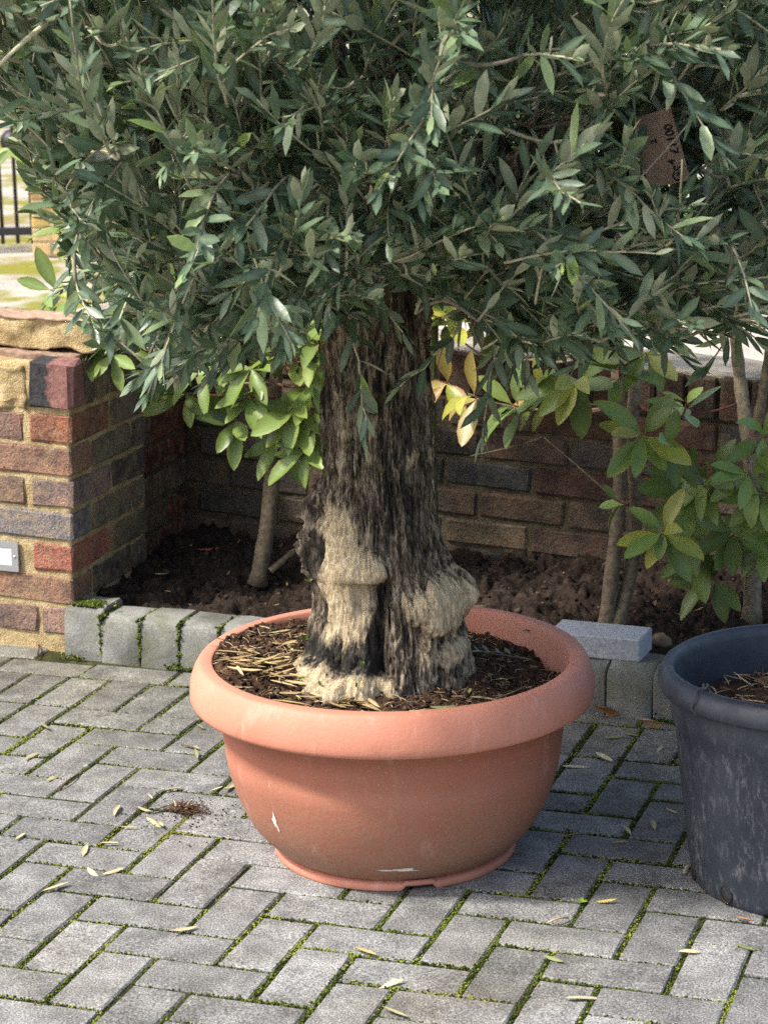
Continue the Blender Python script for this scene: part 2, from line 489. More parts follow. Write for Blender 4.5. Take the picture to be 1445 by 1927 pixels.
M['bark'] = mat_bark()
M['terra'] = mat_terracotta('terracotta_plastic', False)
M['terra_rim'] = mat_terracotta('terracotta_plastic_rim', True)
M['black'] = mat_black()
M['olive_top'] = mat_leaf('olive_leaf_upper', [(0.0, (0.036, 0.078, 0.052)), (0.4, (0.066, 0.126, 0.077)), (0.72, (0.11, 0.185, 0.105)), (0.9, (0.20, 0.275, 0.145)), (0.97, (0.25, 0.33, 0.13)), (1.0, (0.30, 0.43, 0.08))], (0.22, 0.26, 0.15), 0.36, 0.6, 0.2, (1.6, 2.0, 0.7))
M['olive_under'] = mat_leaf('olive_leaf_underside', [(0.0, (0.25, 0.285, 0.19)), (0.6, (0.32, 0.355, 0.235)), (0.94, (0.42, 0.455, 0.30)), (1.0, (0.42, 0.52, 0.2))], (0.34, 0.36, 0.24), 0.65, 0.25, 0.2, (1.1, 1.3, 0.6))
M['twig'] = mat_attr('olive_twig', [(0.0, (0.13, 0.11, 0.08)), (0.5, (0.32, 0.30, 0.20)), (1.0, (0.56, 0.53, 0.36))], 0.8, 160)
M['phot_top'] = mat_leaf('photinia_leaf_upper', None, (0.26, 0.34, 0.10), 0.40, 0.45, 0.22, (1.7, 1.6, 0.6), objcol=True)
M['phot_under'] = mat_leaf('photinia_leaf_underside', None, (0.32, 0.38, 0.14), 0.55, 0.3, 0.22, (1.4, 1.4, 0.6), objcol=True)
M['stem'] = mat_attr('photinia_stem', [(0.0, (0.10, 0.075, 0.045)), (0.5, (0.165, 0.13, 0.085)), (1.0, (0.22, 0.18, 0.12))], 0.85, 90, (0.6, 1.4), bump=0.6)
M['greenstem'] = mat_attr('green_stem', [(0.0, (0.07, 0.08, 0.025)), (1.0, (0.13, 0.13, 0.05))], 0.8, 90, (0.7, 1.3), bump=0.4)
M['redstalk'] = mat_attr('red_stalk', [(0.0, (0.12, 0.04, 0.03)), (1.0, (0.22, 0.10, 0.06))], 0.7, 120)
M['dead'] = mat_leaf('dry_leaf', None, (0.5, 0.42, 0.25), 0.75, 0.25, 0.1, (1.2, 1.1, 0.8), objcol=True)
M['hedge'] = mat_leaf('hedge_leaf', [(0.0, (0.04, 0.075, 0.02)), (0.6, (0.09, 0.15, 0.03)), (1.0, (0.22, 0.27, 0.06))], (0.1, 0.15, 0.05), 0.45, 0.4, 0.2, (1.6, 1.7, 0.6))
M['steel'] = mat_plain('brushed_steel', (0.55, 0.56, 0.57), 0.38, 0.5, 0.85, 300, 0.08)
M['diffuser'] = mat_plain('opal_glass', (0.58, 0.62, 0.60), 0.25, 0.5, 0.0, 80, 0.04)
M['card'] = mat_plain('brown_card', (0.40, 0.275, 0.205), 0.85, 0.2, 0, 90, 0.12)
M['ink'] = mat_plain('marker_ink', (0.012, 0.012, 0.014), 0.6)
M['iron'] = mat_plain('black_iron', (0.012, 0.012, 0.014), 0.5, 0.5)
M['twine'] = mat_plain('grey_twine', (0.06, 0.06, 0.065), 0.9)
M['stone'] = mat_plain('brown_stone', (0.17, 0.125, 0.085), 0.95, 0.2, 0, 60, 0.45, 0.9)
M['greypaver'] = mat_plain('fresh_grey_concrete', (0.33, 0.345, 0.36), 0.85, 0.2, 0, 140, 0.25, 0.35)
M['ground'] = mat_ground()
M['tile'] = mat_plain('red_tile', (0.36, 0.24, 0.165), 0.85, 0.2, 0, 60, 0.3, 0.5)
M['spoil'] = mat_plain('white_paint_smear', (0.75, 0.66, 0.60), 0.6)

# ------------------------------------------------------------------ box pieces
_box = {}
def chamfer_box(wd, dp, ht, c, jit=0.0, variant=0, mat=None):
    key = (round(wd, 4), round(dp, 4), round(ht, 4), c, jit, variant, mat.name if mat else '')
    if key in _box: return _box[key]
    bm = bmesh.new()
    bmesh.ops.create_cube(bm, size=1)
    bmesh.ops.scale(bm, vec=(wd, dp, ht), verts=bm.verts)
    bmesh.ops.bevel(bm, geom=list(bm.edges), offset=c, segments=1, affect='EDGES')
    rr = random.Random(variant * 77 + int(wd * 1e4))
    for v in bm.verts:
        v.co += Vector((rr.uniform(-jit, jit), rr.uniform(-jit, jit), rr.uniform(-jit, jit)))
    me = bpy.data.meshes.new('block'); bm.to_mesh(me); bm.free()
    if mat: me.materials.append(mat)
    _box[key] = me
    return me

# ------------------------------------------------------------------ ground and paving
gv = [(-60, -25, -0.035), (60, -25, -0.035), (60, 90, -0.035), (-60, 90, -0.035)]
ground = link('ground', pymesh('ground', gv, [(0, 1, 2, 3)], mats=[M['ground']]))
tag(ground, kind='structure')
paving = empty('paving'); tag(paving, kind='structure')
pb = pymesh('joint_bed', [(-3.2, -1.8, -0.0045), (3.2, -1.8, -0.0045), (3.2, 1.46, -0.0045), (-3.2, 1.46, -0.0045)], [(0, 1, 2, 3)], mats=[M['jointsand']])
link('joint_bed', pb, paving)
GAP = 0.0075
blocks = []
for y in range(-17, 10):
    for x in range(-30, 30):
        s = (x + y) % 4
        if s == 0: blocks.append((x, y, 2, 1))
        elif s == 2: blocks.append((x, y, 1, 2 if y < 9 else 1))
        elif s == 3 and y == -17: blocks.append((x, y, 1, 1))
for x in range(-30, 30): blocks.append((x, 10, 1, 2))
for n in range(-12, 13): blocks.append((-5.85 + 2.12 * n, 12, 2.12, 1))
for n in range(-12, 0): blocks.append((-7.0 + 2.0 * n - 0.4, 13, 2.0, 0.9))
cent = np.array([((x + a / 2) * 0.1, (y + b / 2) * 0.1, 0) for x, y, a, b in blocks])
uv = project(cent)
dist = np.maximum(np.maximum(-uv[:, 0], uv[:, 0] - 1445), np.maximum(uv[:, 1] - 1927, 0))
order = np.argsort(dist)
near = set(order[:300].tolist())
far_soup = Soup()
joint_edges = []
for i, (x, y, a, b) in enumerate(blocks):
    wd, dp = a * 0.1 - GAP, b * 0.1 - GAP
    zt = -0.03 + random.gauss(0, 0.0011)
    rot = Matrix.Rotation(random.gauss(0, 0.008), 4, 'Z') @ Matrix.Rotation(random.gauss(0, 0.006), 4, 'X') @ Matrix.Rotation(random.gauss(0, 0.005), 4, 'Y')
    mw = Matrix.Translation((cent[i][0] + random.gauss(0, 0.0009), cent[i][1] + random.gauss(0, 0.0009), zt)) @ rot
    me = chamfer_box(wd, dp, 0.06, 0.0032, 0.0008, i % 4, M['paver'])
    if i in near:
        link('paver', me, paving, mw=mw)
    else:
        V = np.array([tuple(mw @ v.co) for v in me.vertices])
        far_soup.add(V, [tuple(p.vertices) for p in me.polygons])
    if dist[i] < 160:
        x0, y0, x1, y1 = x * 0.1, y * 0.1, (x + a) * 0.1, (y + b) * 0.1
        joint_edges.append(((x0, y0), (x1, y0))); joint_edges.append(((x0, y0), (x0, y1)))
fp = link('outer_paving', far_soup.mesh('outer_paving', M['paver'], False), paving); tag(fp, kind='stuff')

OCT = np.array([(1, 0, 0), (0, 1, 0), (-1, 0, 0), (0, -1, 0), (0, 0, 1), (0, 0, -1)], float)
OCTF = np.array([(0, 1, 4), (1, 2, 4), (2, 3, 4), (3, 0, 4), (1, 0, 5), (2, 1, 5), (3, 2, 5), (0, 3, 5)])
def blobs(name, P, R, S, tint, mat, parent, flat=False):
    """many small irregular lumps as one mesh"""
    n = len(P)
    V = OCT[None] * R[:, None, None] * np.asarray(S)[None, None, :] * RNG.uniform(0.65, 1.35, (n, 6, 1))
    a = RNG.uniform(0, 6.28, n); ca, sa = np.cos(a), np.sin(a)
    X = V[..., 0] * ca[:, None] - V[..., 1] * sa[:, None]; Y = V[..., 0] * sa[:, None] + V[..., 1] * ca[:, None]
    V = np.stack([X, Y, V[..., 2]], -1) + P[:, None, :]
    F = OCTF[None] + (np.arange(n) * 6)[:, None, None]
    me = fastmesh(name, V.reshape(-1, 3), F.reshape(-1, 3), True, [mat], attrs={'tint': np.repeat(tint, 6)})
    o = link(name, me, parent); tag(o, kind='stuff'); return o

mp, mt_ = [], []
for (a, b) in joint_edges:
    L = math.hypot(b[0] - a[0], b[1] - a[1]); n = int(L / 0.0011)
    t = RNG.uniform(0, 1, n)[:, None]
    p = np.array(a) * (1 - t) + np.array(b) * t
    ax = np.array([-(b[1] - a[1]), b[0] - a[0]]) / L
    p = p + ax * RNG.normal(0, 0.0036, (n, 1))
    mp.append(p)
mp = np.concatenate(mp)
dens = fbm(np.c_[mp * 4.0, np.zeros(len(mp))], 3, 3)
kind = fbm(np.c_[mp * 9.0, np.ones(len(mp))], 3, 5)
okm = (dens + RNG.uniform(-0.5, 0.5, len(mp))) > -0.58
mp, kind, dens = mp[okm], kind[okm], dens[okm]
mz = -0.0028 + 0.003 * np.clip(dens, -0.5, 1) + RNG.normal(0, 0.0011, len(mp))
blobs('joint_moss', np.c_[mp, mz], RNG.uniform(0.0010, 0.0030, len(mp)), (1, 1, 0.75), np.clip(0.42 + 0.5 * kind + RNG.normal(0, 0.16, len(mp)), 0.02, 0.98), M['moss'], paving)

# ------------------------------------------------------------------ kerb
kerb = empty('kerb', (-0.685, 1.326, 0), (0, 0, math.atan2(-0.078, 1.425)))
tag(kerb, kind='structure')
def kerb_mesh(v):
    rr = random.Random(v)
    wdt, H, D, c = 0.0965, 0.106, 0.115, 0.022
    pr = [(0, -0.05), (0.003, 0.0), (0.007, H - c * 1.1), (0.012, H - c * 0.5), (c * 1.25, H - 0.004), (c * 1.9, H), (D - 0.006, H), (D, H - 0.006), (D, -0.05)]
    xs = [(-wdt / 2, 0.003), (-wdt / 2 + 0.003, 0), (-wdt / 6, 0), (wdt / 6, 0), (wdt / 2 - 0.003, 0), (wdt / 2, 0.003)]
    V = []
    for x, ins in xs:
        for (y, z) in pr:
            cy, cz = D / 2, H / 2
            ny = y + (cy - y) * ins / D * 2; nz = z + (cz - z) * ins / H * 2 if z > -0.04 else z
            V.append((x + rr.gauss(0, 0.0006), ny + rr.gauss(0, 0.001), nz + rr.gauss(0, 0.001)))
    m = len(pr); F = []
    for i in range(len(xs) - 1):
        for j in range(m - 1): F.append((i * m + j, (i + 1) * m + j, (i + 1) * m + j + 1, i * m + j + 1))
    F.append(tuple(range(m))); F.append(tuple((len(xs) - 1) * m + j for j in range(m - 1, -1, -1)))
    me = pymesh('kerb_block', V, F, mats=[M['kerb']])
    me.polygons.foreach_set('use_smooth', np.ones(len(me.polygons), bool))
    try: me.set_sharp_from_angle(angle=math.radians(38))
    except Exception: pass
    return me
kms = [kerb_mesh(i) for i in range(6)]
for i in range(24):
    dz = 0.012 if i == 0 else random.gauss(0, 0.0018)
    mw = Matrix.Translation((0.05 + 0.0995 * i, random.gauss(0, 0.0015) + (0.004 if i == 0 else 0), dz)) @ Matrix.Rotation(random.gauss(0, 0.012), 4, 'Z') @ Matrix.Rotation(random.gauss(0, 0.01), 4, 'Y')
    link('kerb_block', kms[i % 6], kerb, mw=mw)
# moss lodged in the kerb joints and along its foot
kp = []
for i in (1, 2, 3, 4, 9, 10, 15, 16, 17):
    n = 170
    kk = RNG.uniform(0, 1, n)
    yy = np.where(kk < 0.5, 0.008 + 0.09 * kk * 2, 0.006); zz = np.where(kk < 0.5, 0.103, 0.103 - (kk - 0.5) * 0.19)
    kp.append(np.c_[np.full(n, 0.0995 * i) + RNG.normal(0, 0.0025, n), yy + RNG.normal(0, 0.002, n), zz + RNG.normal(0, 0.002, n)])
n = 2200
fx = RNG.uniform(0, 2.2, n); kp.append(np.c_[fx, -RNG.exponential(0.007, n), 0.002 + RNG.exponential(0.003, n)][fbm(np.c_[fx * 6, fx * 0, fx * 0], 3, 8) > -0.15])
n = 500
kp.append(np.c_[RNG.normal(0.05, 0.02, n), RNG.uniform(0.03, 0.08, n), 0.118 + RNG.normal(0, 0.001, n)])
kp = np.concatenate(kp)
blobs('kerb_moss', kp, RNG.uniform(0.0018, 0.0045, len(kp)), (1, 1, 0.8), np.clip(RNG.normal(0.32, 0.22, len(kp)), 0.02, 0.95), M['moss'], kerb)

# ------------------------------------------------------------------ brick pier on the left
def brick(parent, name, x0, x1, y0, y1, z0, z1, colr, mat, jit=0.0026, c=0.0055, rz=0.0, skew=0.0):
    v = random.randrange(4)
    me = chamfer_box(round(x1 - x0, 3), round(y1 - y0, 3), round(z1 - z0, 3), c, jit, v, mat)
    cx, cy, cz = (x0 + x1) / 2, (y0 + y1) / 2, (z0 + z1) / 2
    o = link(name, me, parent, mw=Matrix.Translation((cx, cy, cz + skew)) @ Matrix.Rotation(rz + random.gauss(0, 0.006), 4, 'Y') @ Matrix.Rotation(random.gauss(0, 0.006), 4, 'Z'))
    k = random.uniform(0.88, 1.12)
    o.color = (colr[0] * k, colr[1] * k * random.uniform(0.96, 1.04), colr[2] * k * random.uniform(0.94, 1.06), 1)
    return o

def rough_block(name, x0, x1, y0, y1, z0, z1, amp, freq, seed, mat, nx=40, ny=14, nz=12):
    """box with a crumbled, displaced surface"""
    bm = bmesh.new()
    bmesh.ops.create_cube(bm, size=1)
    V, F = [], []
    idx = {}
    def vid(i, j, k):
        key = (i, j, k)
        if key not in idx:
            idx[key] = len(V); V.append((x0 + (x1 - x0) * i / nx, y0 + (y1 - y0) * j / ny, z0 + (z1 - z0) * k / nz))
        return idx[key]
    for i in range(nx):
        for j in range(ny):
            F.append((vid(i, j, nz), vid(i + 1, j, nz), vid(i + 1, j + 1, nz), vid(i, j + 1, nz)))
            F.append((vid(i, j, 0), vid(i, j + 1, 0), vid(i + 1, j + 1, 0), vid(i + 1, j, 0)))
    for i in range(nx):
        for k in range(nz):
            F.append((vid(i, 0, k), vid(i + 1, 0, k), vid(i + 1, 0, k + 1), vid(i, 0, k + 1)))
            F.append((vid(i, ny, k), vid(i, ny, k + 1), vid(i + 1, ny, k + 1), vid(i + 1, ny, k)))
    for j in range(ny):
        for k in range(nz):
            F.append((vid(0, j, k), vid(0, j, k + 1), vid(0, j + 1, k + 1), vid(0, j + 1, k)))
            F.append((vid(nx, j, k), vid(nx, j + 1, k), vid(nx, j + 1, k + 1), vid(nx, j, k + 1)))
    bm.free()
    V = np.array(V)
    nrm = np.stack([fbm(V * freq, 4, seed), fbm(V * freq, 4, seed + 9), fbm(V * freq, 4, seed + 19)], -1)
    return pymesh(name, V + nrm * amp, F, True, [mat])

pier = empty('brick_pier', (-0.6755, 1.37, 0), (0, math.radians(2.1), 0))
tag(pier, 'weathered red and blue brick pier with ochre mortar joints beside the kerb', 'pier')
PW = 0.62   # how far the front runs to the left
link('mortar_core', rough_block('mortar_core', -PW - 0.4, -0.0045, 0.0045, 0.40, -0.05, 0.668, 0.0018, 30, 3, M['mortar'], 90, 40, 70), pier)
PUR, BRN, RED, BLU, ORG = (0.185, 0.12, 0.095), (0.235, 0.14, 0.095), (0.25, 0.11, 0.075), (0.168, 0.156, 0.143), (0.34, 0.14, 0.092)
MAU = (0.235, 0.16, 0.135); SHD = (0.165, 0.13, 0.085); DRK = (0.115, 0.092, 0.07)  # SHD and DRK put the shade of the pier's side into brick colour
P0, PC = 0.036, 0.0757
front = {0: [(-0.083, 0, MAU), (-0.198, -0.092, PUR), (-0.42, -0.21, BRN), (-0.64, -0.43, RED)],
         1: [(-0.215, 0, BRN), (-0.44, -0.225, PUR), (-0.66, -0.45, BRN)],
         2: [(-0.103, 0, ORG), (-0.45, -0.24, BRN), (-0.67, -0.46, PUR)],
         3: [(-0.215, 0, BLU), (-0.44, -0.225, BRN), (-0.66, -0.45, BLU)],
         4: [(-0.103, 0, MAU), (-0.33, -0.118, PUR), (-0.55, -0.34, BRN)],
         5: [(-0.215, 0, BRN), (-0.44, -0.225, RED), (-0.66, -0.45, BRN)],
         6: [(-0.105, 0, RED), (-0.33, -0.12, PUR), (-0.55, -0.34, BRN)]}
for j, row in front.items():
    z0 = P0 + j * PC
    for (a, b, cc) in row:
        dpt = 0.1025 if (b - a) > 0.15 else 0.215
        if b == 0:
            dpt = 0.1025 if (b - a) > 0.15 else 0.205
        brick(pier, 'brick', a, b, 0.0, dpt, z0, z0 + 0.0655, cc, M['brick'], skew=-0.0 * a)
    # side face of the pier
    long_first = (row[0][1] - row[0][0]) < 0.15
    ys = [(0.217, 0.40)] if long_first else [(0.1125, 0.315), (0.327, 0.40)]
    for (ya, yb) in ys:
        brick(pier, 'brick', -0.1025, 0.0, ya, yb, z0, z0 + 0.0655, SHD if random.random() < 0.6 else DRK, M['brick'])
# brick-on-edge coping along the side
brick(pier, 'coping_brick', -0.106, 0.006, -0.004, 0.061, P0 + 7 * PC + 0.003, 0.676, (0.22, 0.12, 0.105), M['burnt'], 0.005, 0.007)
for q in range(1, 6):
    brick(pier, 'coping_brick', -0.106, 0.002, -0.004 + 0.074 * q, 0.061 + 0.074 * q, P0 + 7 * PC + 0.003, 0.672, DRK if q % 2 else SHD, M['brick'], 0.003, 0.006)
# mortar slobbered over the top courses, the ledge and the rough coping
link('mortar_patch', rough_block('mortar_patch', -PW - 0.4, -0.111, 0.001, 0.1, P0 + 7 * PC - 0.008, 0.664, 0.008, 30, 5, M['mortar'], 80, 10, 20), pier)
link('coping_stone', rough_block('coping_stone', -PW - 0.4, 0.02, 0.085, 0.19, 0.690, 0.757, 0.006, 26, 15, M['mortar'], 110, 10, 14), pier)
link('tile', rough_block('tile', -PW - 0.4, 0.018, 0.080, 0.17, 0.756, 0.7625, 0.004, 26, 25, M['tile'], 90, 8, 2), pier)
link('ledge', rough_block('ledge', -PW - 0.4, -0.01, 0.06, 0.38, 0.655, 0.683, 0.005, 30, 35, mat_plain('ledge_brick', (0.24, 0.16, 0.115), 0.9, 0.2, 0, 70, 0.4, 0.8), 60, 16, 5), pier)
# return of the wall behind the pier, darker red bricks
link('return_core', rough_block('return_core', -0.3, -0.037, 0.40, 0.73, -0.05, 0.64, 0.0018, 30, 6, M['wallmortar'], 20, 24, 50), pier)
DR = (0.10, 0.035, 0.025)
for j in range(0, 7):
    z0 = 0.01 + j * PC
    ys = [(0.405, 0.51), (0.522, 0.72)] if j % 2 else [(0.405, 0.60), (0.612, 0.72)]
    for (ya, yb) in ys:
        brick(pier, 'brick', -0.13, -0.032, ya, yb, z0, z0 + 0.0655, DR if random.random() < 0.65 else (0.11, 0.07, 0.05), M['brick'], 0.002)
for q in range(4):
    brick(pier, 'coping_brick', -0.16, -0.028, 0.448 + 0.074 * q, 0.513 + 0.074 * q, 0.545, 0.655, DRK, M['brick'], 0.003, 0.006)

# recessed light in the pier front
lamp = empty('wall_light', (-0.6755 - 0.185, 1.37, 0.220), (0, math.radians(1.0), 0))
tag(lamp, 'small rectangular steel-framed light set into the brick pier', 'wall light')
def frame_mesh(W, H, w2, h2, t):
    V = []
    for y in (0.0, -t):
        for (a, b) in ((W, H), (w2, h2)):
            V += [(-a, y, -b), (a, y, -b), (a, y, b), (-a, y, b)]
    F = []
    for k in range(4):
        n = (k + 1) % 4
        F += [(8 + k, 8 + n, 12 + n, 12 + k), (k, 8 + k, 8 + n, n)[::-1], (4 + k, 4 + n, 12 + n, 12 + k)[::-1]]
    return pymesh('frame', V, F, mats=[M['steel']])
link('frame', frame_mesh(0.056, 0.0355, 0.039, 0.0215, 0.006), lamp)
link('diffuser', chamfer_box(0.079, 0.008, 0.044, 0.001, 0, 0, M['diffuser']), lamp)
for sx in (-1, 1):
    V, F = lathe([(0.0001, 0.0), (0.0035, 0.0), (0.0035, 0.0014), (0.0001, 0.0016)], 12)
    link('screw', pymesh('screw', np.c_[V[:, 0], -0.006 - V[:, 2], V[:, 1]], [tuple(f) for f in F], True, [M['steel']]), lamp, mw=Matrix.Translation((sx * 0.0475, 0, 0)))

# ------------------------------------------------------------------ back garden wall
wall = empty('garden_wall', (0.3, 2.05, 0.189), (0, math.radians(2.8), math.atan(-0.04)))
tag(wall, 'low dark brick garden wall behind the planting bed, brick-on-edge coping on top', 'wall')
link('mortar_core', rough_block('mortar_core', -1.35, 2.0, 0.006, 0.245, -0.25, 0.30, 0.0025, 25, 8, M['wallmortar'], 200, 8, 50), wall)
WC = [(0.088, 0.058, 0.043), (0.078, 0.05, 0.037), (0.055, 0.054, 0.053), (0.11, 0.08, 0.056), (0.078, 0.044, 0.033), (0.065, 0.054, 0.047)]
for j in range(-2, 4):
    off = -0.072 if j % 2 else 0.017
    for n in range(-6, 9):
        x0 = off + 0.225 * n + 0.005; x1 = x0 + 0.2145
        if x1 < -1.3 or x0 > 1.95: continue
        brick(wall, 'brick', x0, x1, random.gauss(0.0, 0.0015), 0.1, 0.075 * j + 0.005, 0.075 * j + 0.0705, random.choice(WC), M['wallbrick'], 0.0025, 0.006)
for n in range(-18, 27):
    x0 = 0.0752 * n
    brick(wall, 'coping_brick', x0, x0 + 0.066, random.gauss(-0.004, 0.003), 0.25, 0.306, 0.412 + random.gauss(0, 0.002), random.choice(WC[:2] + WC[3:5]), M['wallbrick'], 0.003, 0.007)
link('coping_bed', rough_block('coping_bed', -1.35, 2.0, 0.01, 0.235, 0.3005, 0.404, 0.002, 30, 28, M['wallmortar'], 120, 8, 8), wall)
link('coping_sunlit_top', rough_block('coping_sunlit_top', -1.35, 2.0, 0.015, 0.25, 0.405, 0.416, 0.003, 24, 18, mat_mortar('painted_sunlit_top', (0.26, 0.22, 0.17), (0.42, 0.36, 0.28), (0.55, 0.48, 0.38)), 120, 14, 3), wall)  # pale sheet over the coping bricks; their sunlit look is put into its colour

# ------------------------------------------------------------------ planting bed
nx, ny = 760, 230
gx = np.linspace(-0.74, 2.1, nx); gy = np.linspace(1.40, 2.12, ny)
X, Y = np.meshgrid(gx, gy, indexing='ij')
P = np.stack([X, Y, np.zeros_like(X)], -1)
bed_h0 = 0.093 + 0.03 * sstep(1.5, 2.0, Y)
cl = fbm(P * 9, 3, 21) * 0.014
rid = np.abs(fbm(P * 11 + 0.35 * fbm(P * 30, 2, 33)[..., None], 4, 31)); cl2 = (np.minimum(rid, 0.75) / 0.75) ** 0.85 * 0.030 + np.abs(fbm(P * 40, 4, 34)) * 0.010 + 0.005 * fbm(P * 90, 3, 39)
Z = bed_h0 + cl + cl2 - 0.030 + fbm(P * 70, 3, 37) * 0.004
Z -= 0.03 * sstep(1.46, 1.40, Y)
bed = link('planting_bed', fastmesh('planting_bed', np.stack([X, Y, Z], -1).reshape(-1, 3), grid_faces(nx, ny), True, [M['bedsoil']]))
tag(bed, kind='structure')
def bed_z(x, y):
    i = int(np.clip((x - gx[0]) / (gx[1] - gx[0]), 0, nx - 1)); j = int(np.clip((y - gy[0]) / (gy[1] - gy[0]), 0, ny - 1))
    return float(Z[i, j])
# clods of soil: displaced icospheres joined into one mass
def ico(sub=2):
    bm = bmesh.new(); bmesh.ops.create_icosphere(bm, subdivisions=sub, radius=1)
    V = np.array([tuple(v.co) for v in bm.verts]); F = np.array([[v.index for v in f.verts] for f in bm.faces]); bm.free(); return V, F
IV, IF = ico(2)
cv, cf, ct = [], [], []
for i in range(1300):
    x, y = random.uniform(-0.66, 1.5), random.uniform(1.43, 2.02)
    r = random.choice((0.002, 0.003, 0.004, 0.005, 0.007)) * random.uniform(0.7, 1.4)
    n = 1 + 0.85 * np.abs(fbm(IV * 1.5 + i * 3.1, 4, i % 50))[:, None] - 0.4
    V = IV * n * r * np.array([random.uniform(0.8, 1.4), random.uniform(0.7, 1.2), 0.7]) + np.array([x, y, bed_z(x, y) + r * 0.2])
    cv.append(V + 0.0); cf.append(IF + 162 * i if len(IV) == 162 else IF + len(IV) * i); ct.append(np.full(len(IV), random.uniform(0.1, 0.9)))
o = link('soil_clods', fastmesh('soil_clods', np.concatenate(cv), np.concatenate(cf), False, [M['crumb']], attrs={'tint': np.concatenate(ct)}), bed)
tag(o, kind='stuff')

# ------------------------------------------------------------------ terracotta pot
PC0 = np.array([0.413, 0.457, 0.0])
HC = np.array([CAM[0] - PC0[0], CAM[1] - PC0[1], 0]); HC /= np.linalg.norm(HC)      # towards the viewer
RT = np.array([-HC[1], HC[0], 0])                                                    # to the viewer's right
A0 = math.atan2(HC[1], HC[0])
pot = empty('terracotta_pot', PC0)
tag(pot, 'wide terracotta-coloured bowl pot with thick rolled rim holding the olive tree', 'pot')
def fn_none(T, R, Z): return R, Z
V, F = lathe([(0.198, 0.014), (0.2075, 0.018), (0.214, 0.022), (0.228, 0.034), (0.243, 0.05), (0.256, 0.067), (0.268, 0.09), (0.279, 0.116), (0.2875, 0.142), (0.2935, 0.168), (0.2975, 0.195), (0.2965, 0.197), (0.2995, 0.215), (0.303, 0.24), (0.3065, 0.262), (0.3105, 0.264), (0.312, 0.283), (0.318, 0.287)], 160, 0.0015, 2)
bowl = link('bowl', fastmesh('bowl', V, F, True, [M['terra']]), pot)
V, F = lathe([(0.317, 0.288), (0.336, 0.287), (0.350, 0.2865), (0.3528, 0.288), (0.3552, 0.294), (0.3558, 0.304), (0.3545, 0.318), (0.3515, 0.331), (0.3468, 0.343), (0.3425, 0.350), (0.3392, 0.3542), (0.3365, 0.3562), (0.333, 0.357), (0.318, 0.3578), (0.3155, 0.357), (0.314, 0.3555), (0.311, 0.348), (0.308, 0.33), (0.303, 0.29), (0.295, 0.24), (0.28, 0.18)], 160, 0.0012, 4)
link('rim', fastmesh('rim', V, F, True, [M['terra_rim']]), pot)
def notch(T, R, Z):
    d = np.angle(np.exp(1j * (T - (A0 + 0.19))))
    hit = (np.abs(d) < 0.12) & (Z < 0.012)
    return R, np.where(hit, Z + 0.0085, Z)
V, F = lathe([(0.18, 0.004), (0.205, 0.0), (0.2135, 0.0), (0.2155, 0.003), (0.2155, 0.0115), (0.2135, 0.0135), (0.2085, 0.0155), (0.2, 0.0165)], 200, 0.001, 6, notch)
link('foot_ring', fastmesh('foot_ring', V, F, True, [M['terra_rim']]), pot)
# chalky scrape on the bowl
def on_bowl(px, py):
    """point of the bowl surface seen at this spot"""
    prof = [(0.2075, 0.018), (0.228, 0.034), (0.256, 0.067), (0.279, 0.116), (0.2935, 0.168), (0.2995, 0.215), (0.3065, 0.262)]
    best = None
    for an in np.linspace(-1.3, 1.3, 261):
        dirv = HC * math.cos(an) + RT * math.sin(an)
        for z in np.linspace(0.02, 0.262, 121):
            rr = np.interp(z, [p[1] for p in prof], [p[0] for p in prof])
            q = PC0 + dirv * rr + np.array([0, 0, z])
            e = np.abs(project(q)[:2] - (px, py)).sum()
            if best is None or e < best[0]: best = (e, q, dirv)
    return best[1], best[2]

for (px, py, hw, hh2, nm) in [(520, 1548, 0.0045, 0.017, 'paint_smear'), (752, 1637, 0.03, 0.0035, 'paint_smear')]:
    q_, dv = on_bowl(px, py); sd_ = np.cross((0, 0, 1.0), dv); V = []
    for t_ in np.linspace(0, 6.283, 22, endpoint=False):
        rr3 = 1 + 0.35 * math.sin(3 * t_ + px) + 0.2 * math.sin(7 * t_)
        w_ = dv * 0.0 + sd_ * hw * math.cos(t_) * rr3 + np.array([0, 0, 1.0]) * hh2 * math.sin(t_) * rr3
        pt = q_ + w_; rad2 = pt - PC0
        prof = [(0.2075, 0.018), (0.228, 0.034), (0.243, 0.05), (0.256, 0.067), (0.268, 0.09), (0.279, 0.116), (0.2875, 0.142), (0.2935, 0.168), (0.2995, 0.215)]
        rw = np.interp(pt[2], [a_[1] for a_ in prof], [a_[0] for a_ in prof]) + 0.0012
        hx = rad2[:2] / np.linalg.norm(rad2[:2]) * rw
        V.append((hx[0], hx[1], pt[2]))
    link(nm, pymesh(nm, V, [tuple(range(22))], mats=[M['spoil']]), bowl)

# ------------------------------------------------------------------ trunk of the olive
olive = empty('olive_tree', PC0 + np.array([0, 0, 0.30]))
tag(olive, 'old gnarled olive tree with silver-green leaves in the terracotta pot', 'tree')
OL = np.array(olive.location)
ys_ = np.array([500, 560, 600, 700, 770, 850, 900, 950, 1000, 1050, 1090, 1150, 1200, 1250, 1290, 1340], float)
Lp = np.array([600, 606, 612, 611, 605, 606, 604, 600, 597, 594, 600, 600, 588, 578, 572, 565], float)
Rp = np.array([815, 808, 805, 808, 808, 809, 813, 820, 829, 848, 862, 870, 880, 890, 900, 910], float)
def z_of(y): return 0.338 + (1250 - y) * 0.000945
zz = z_of(ys_)
xc = 737 - 20 * (zz - 0.338)
Lm, Rm = (Lp - xc) / 1082.0, (Rp - xc) / 1082.0
nth, nz = 420, 520
th = np.linspace(-math.pi, math.pi, nth, endpoint=False)
zs = np.linspace(0.262, 1.06, nz)
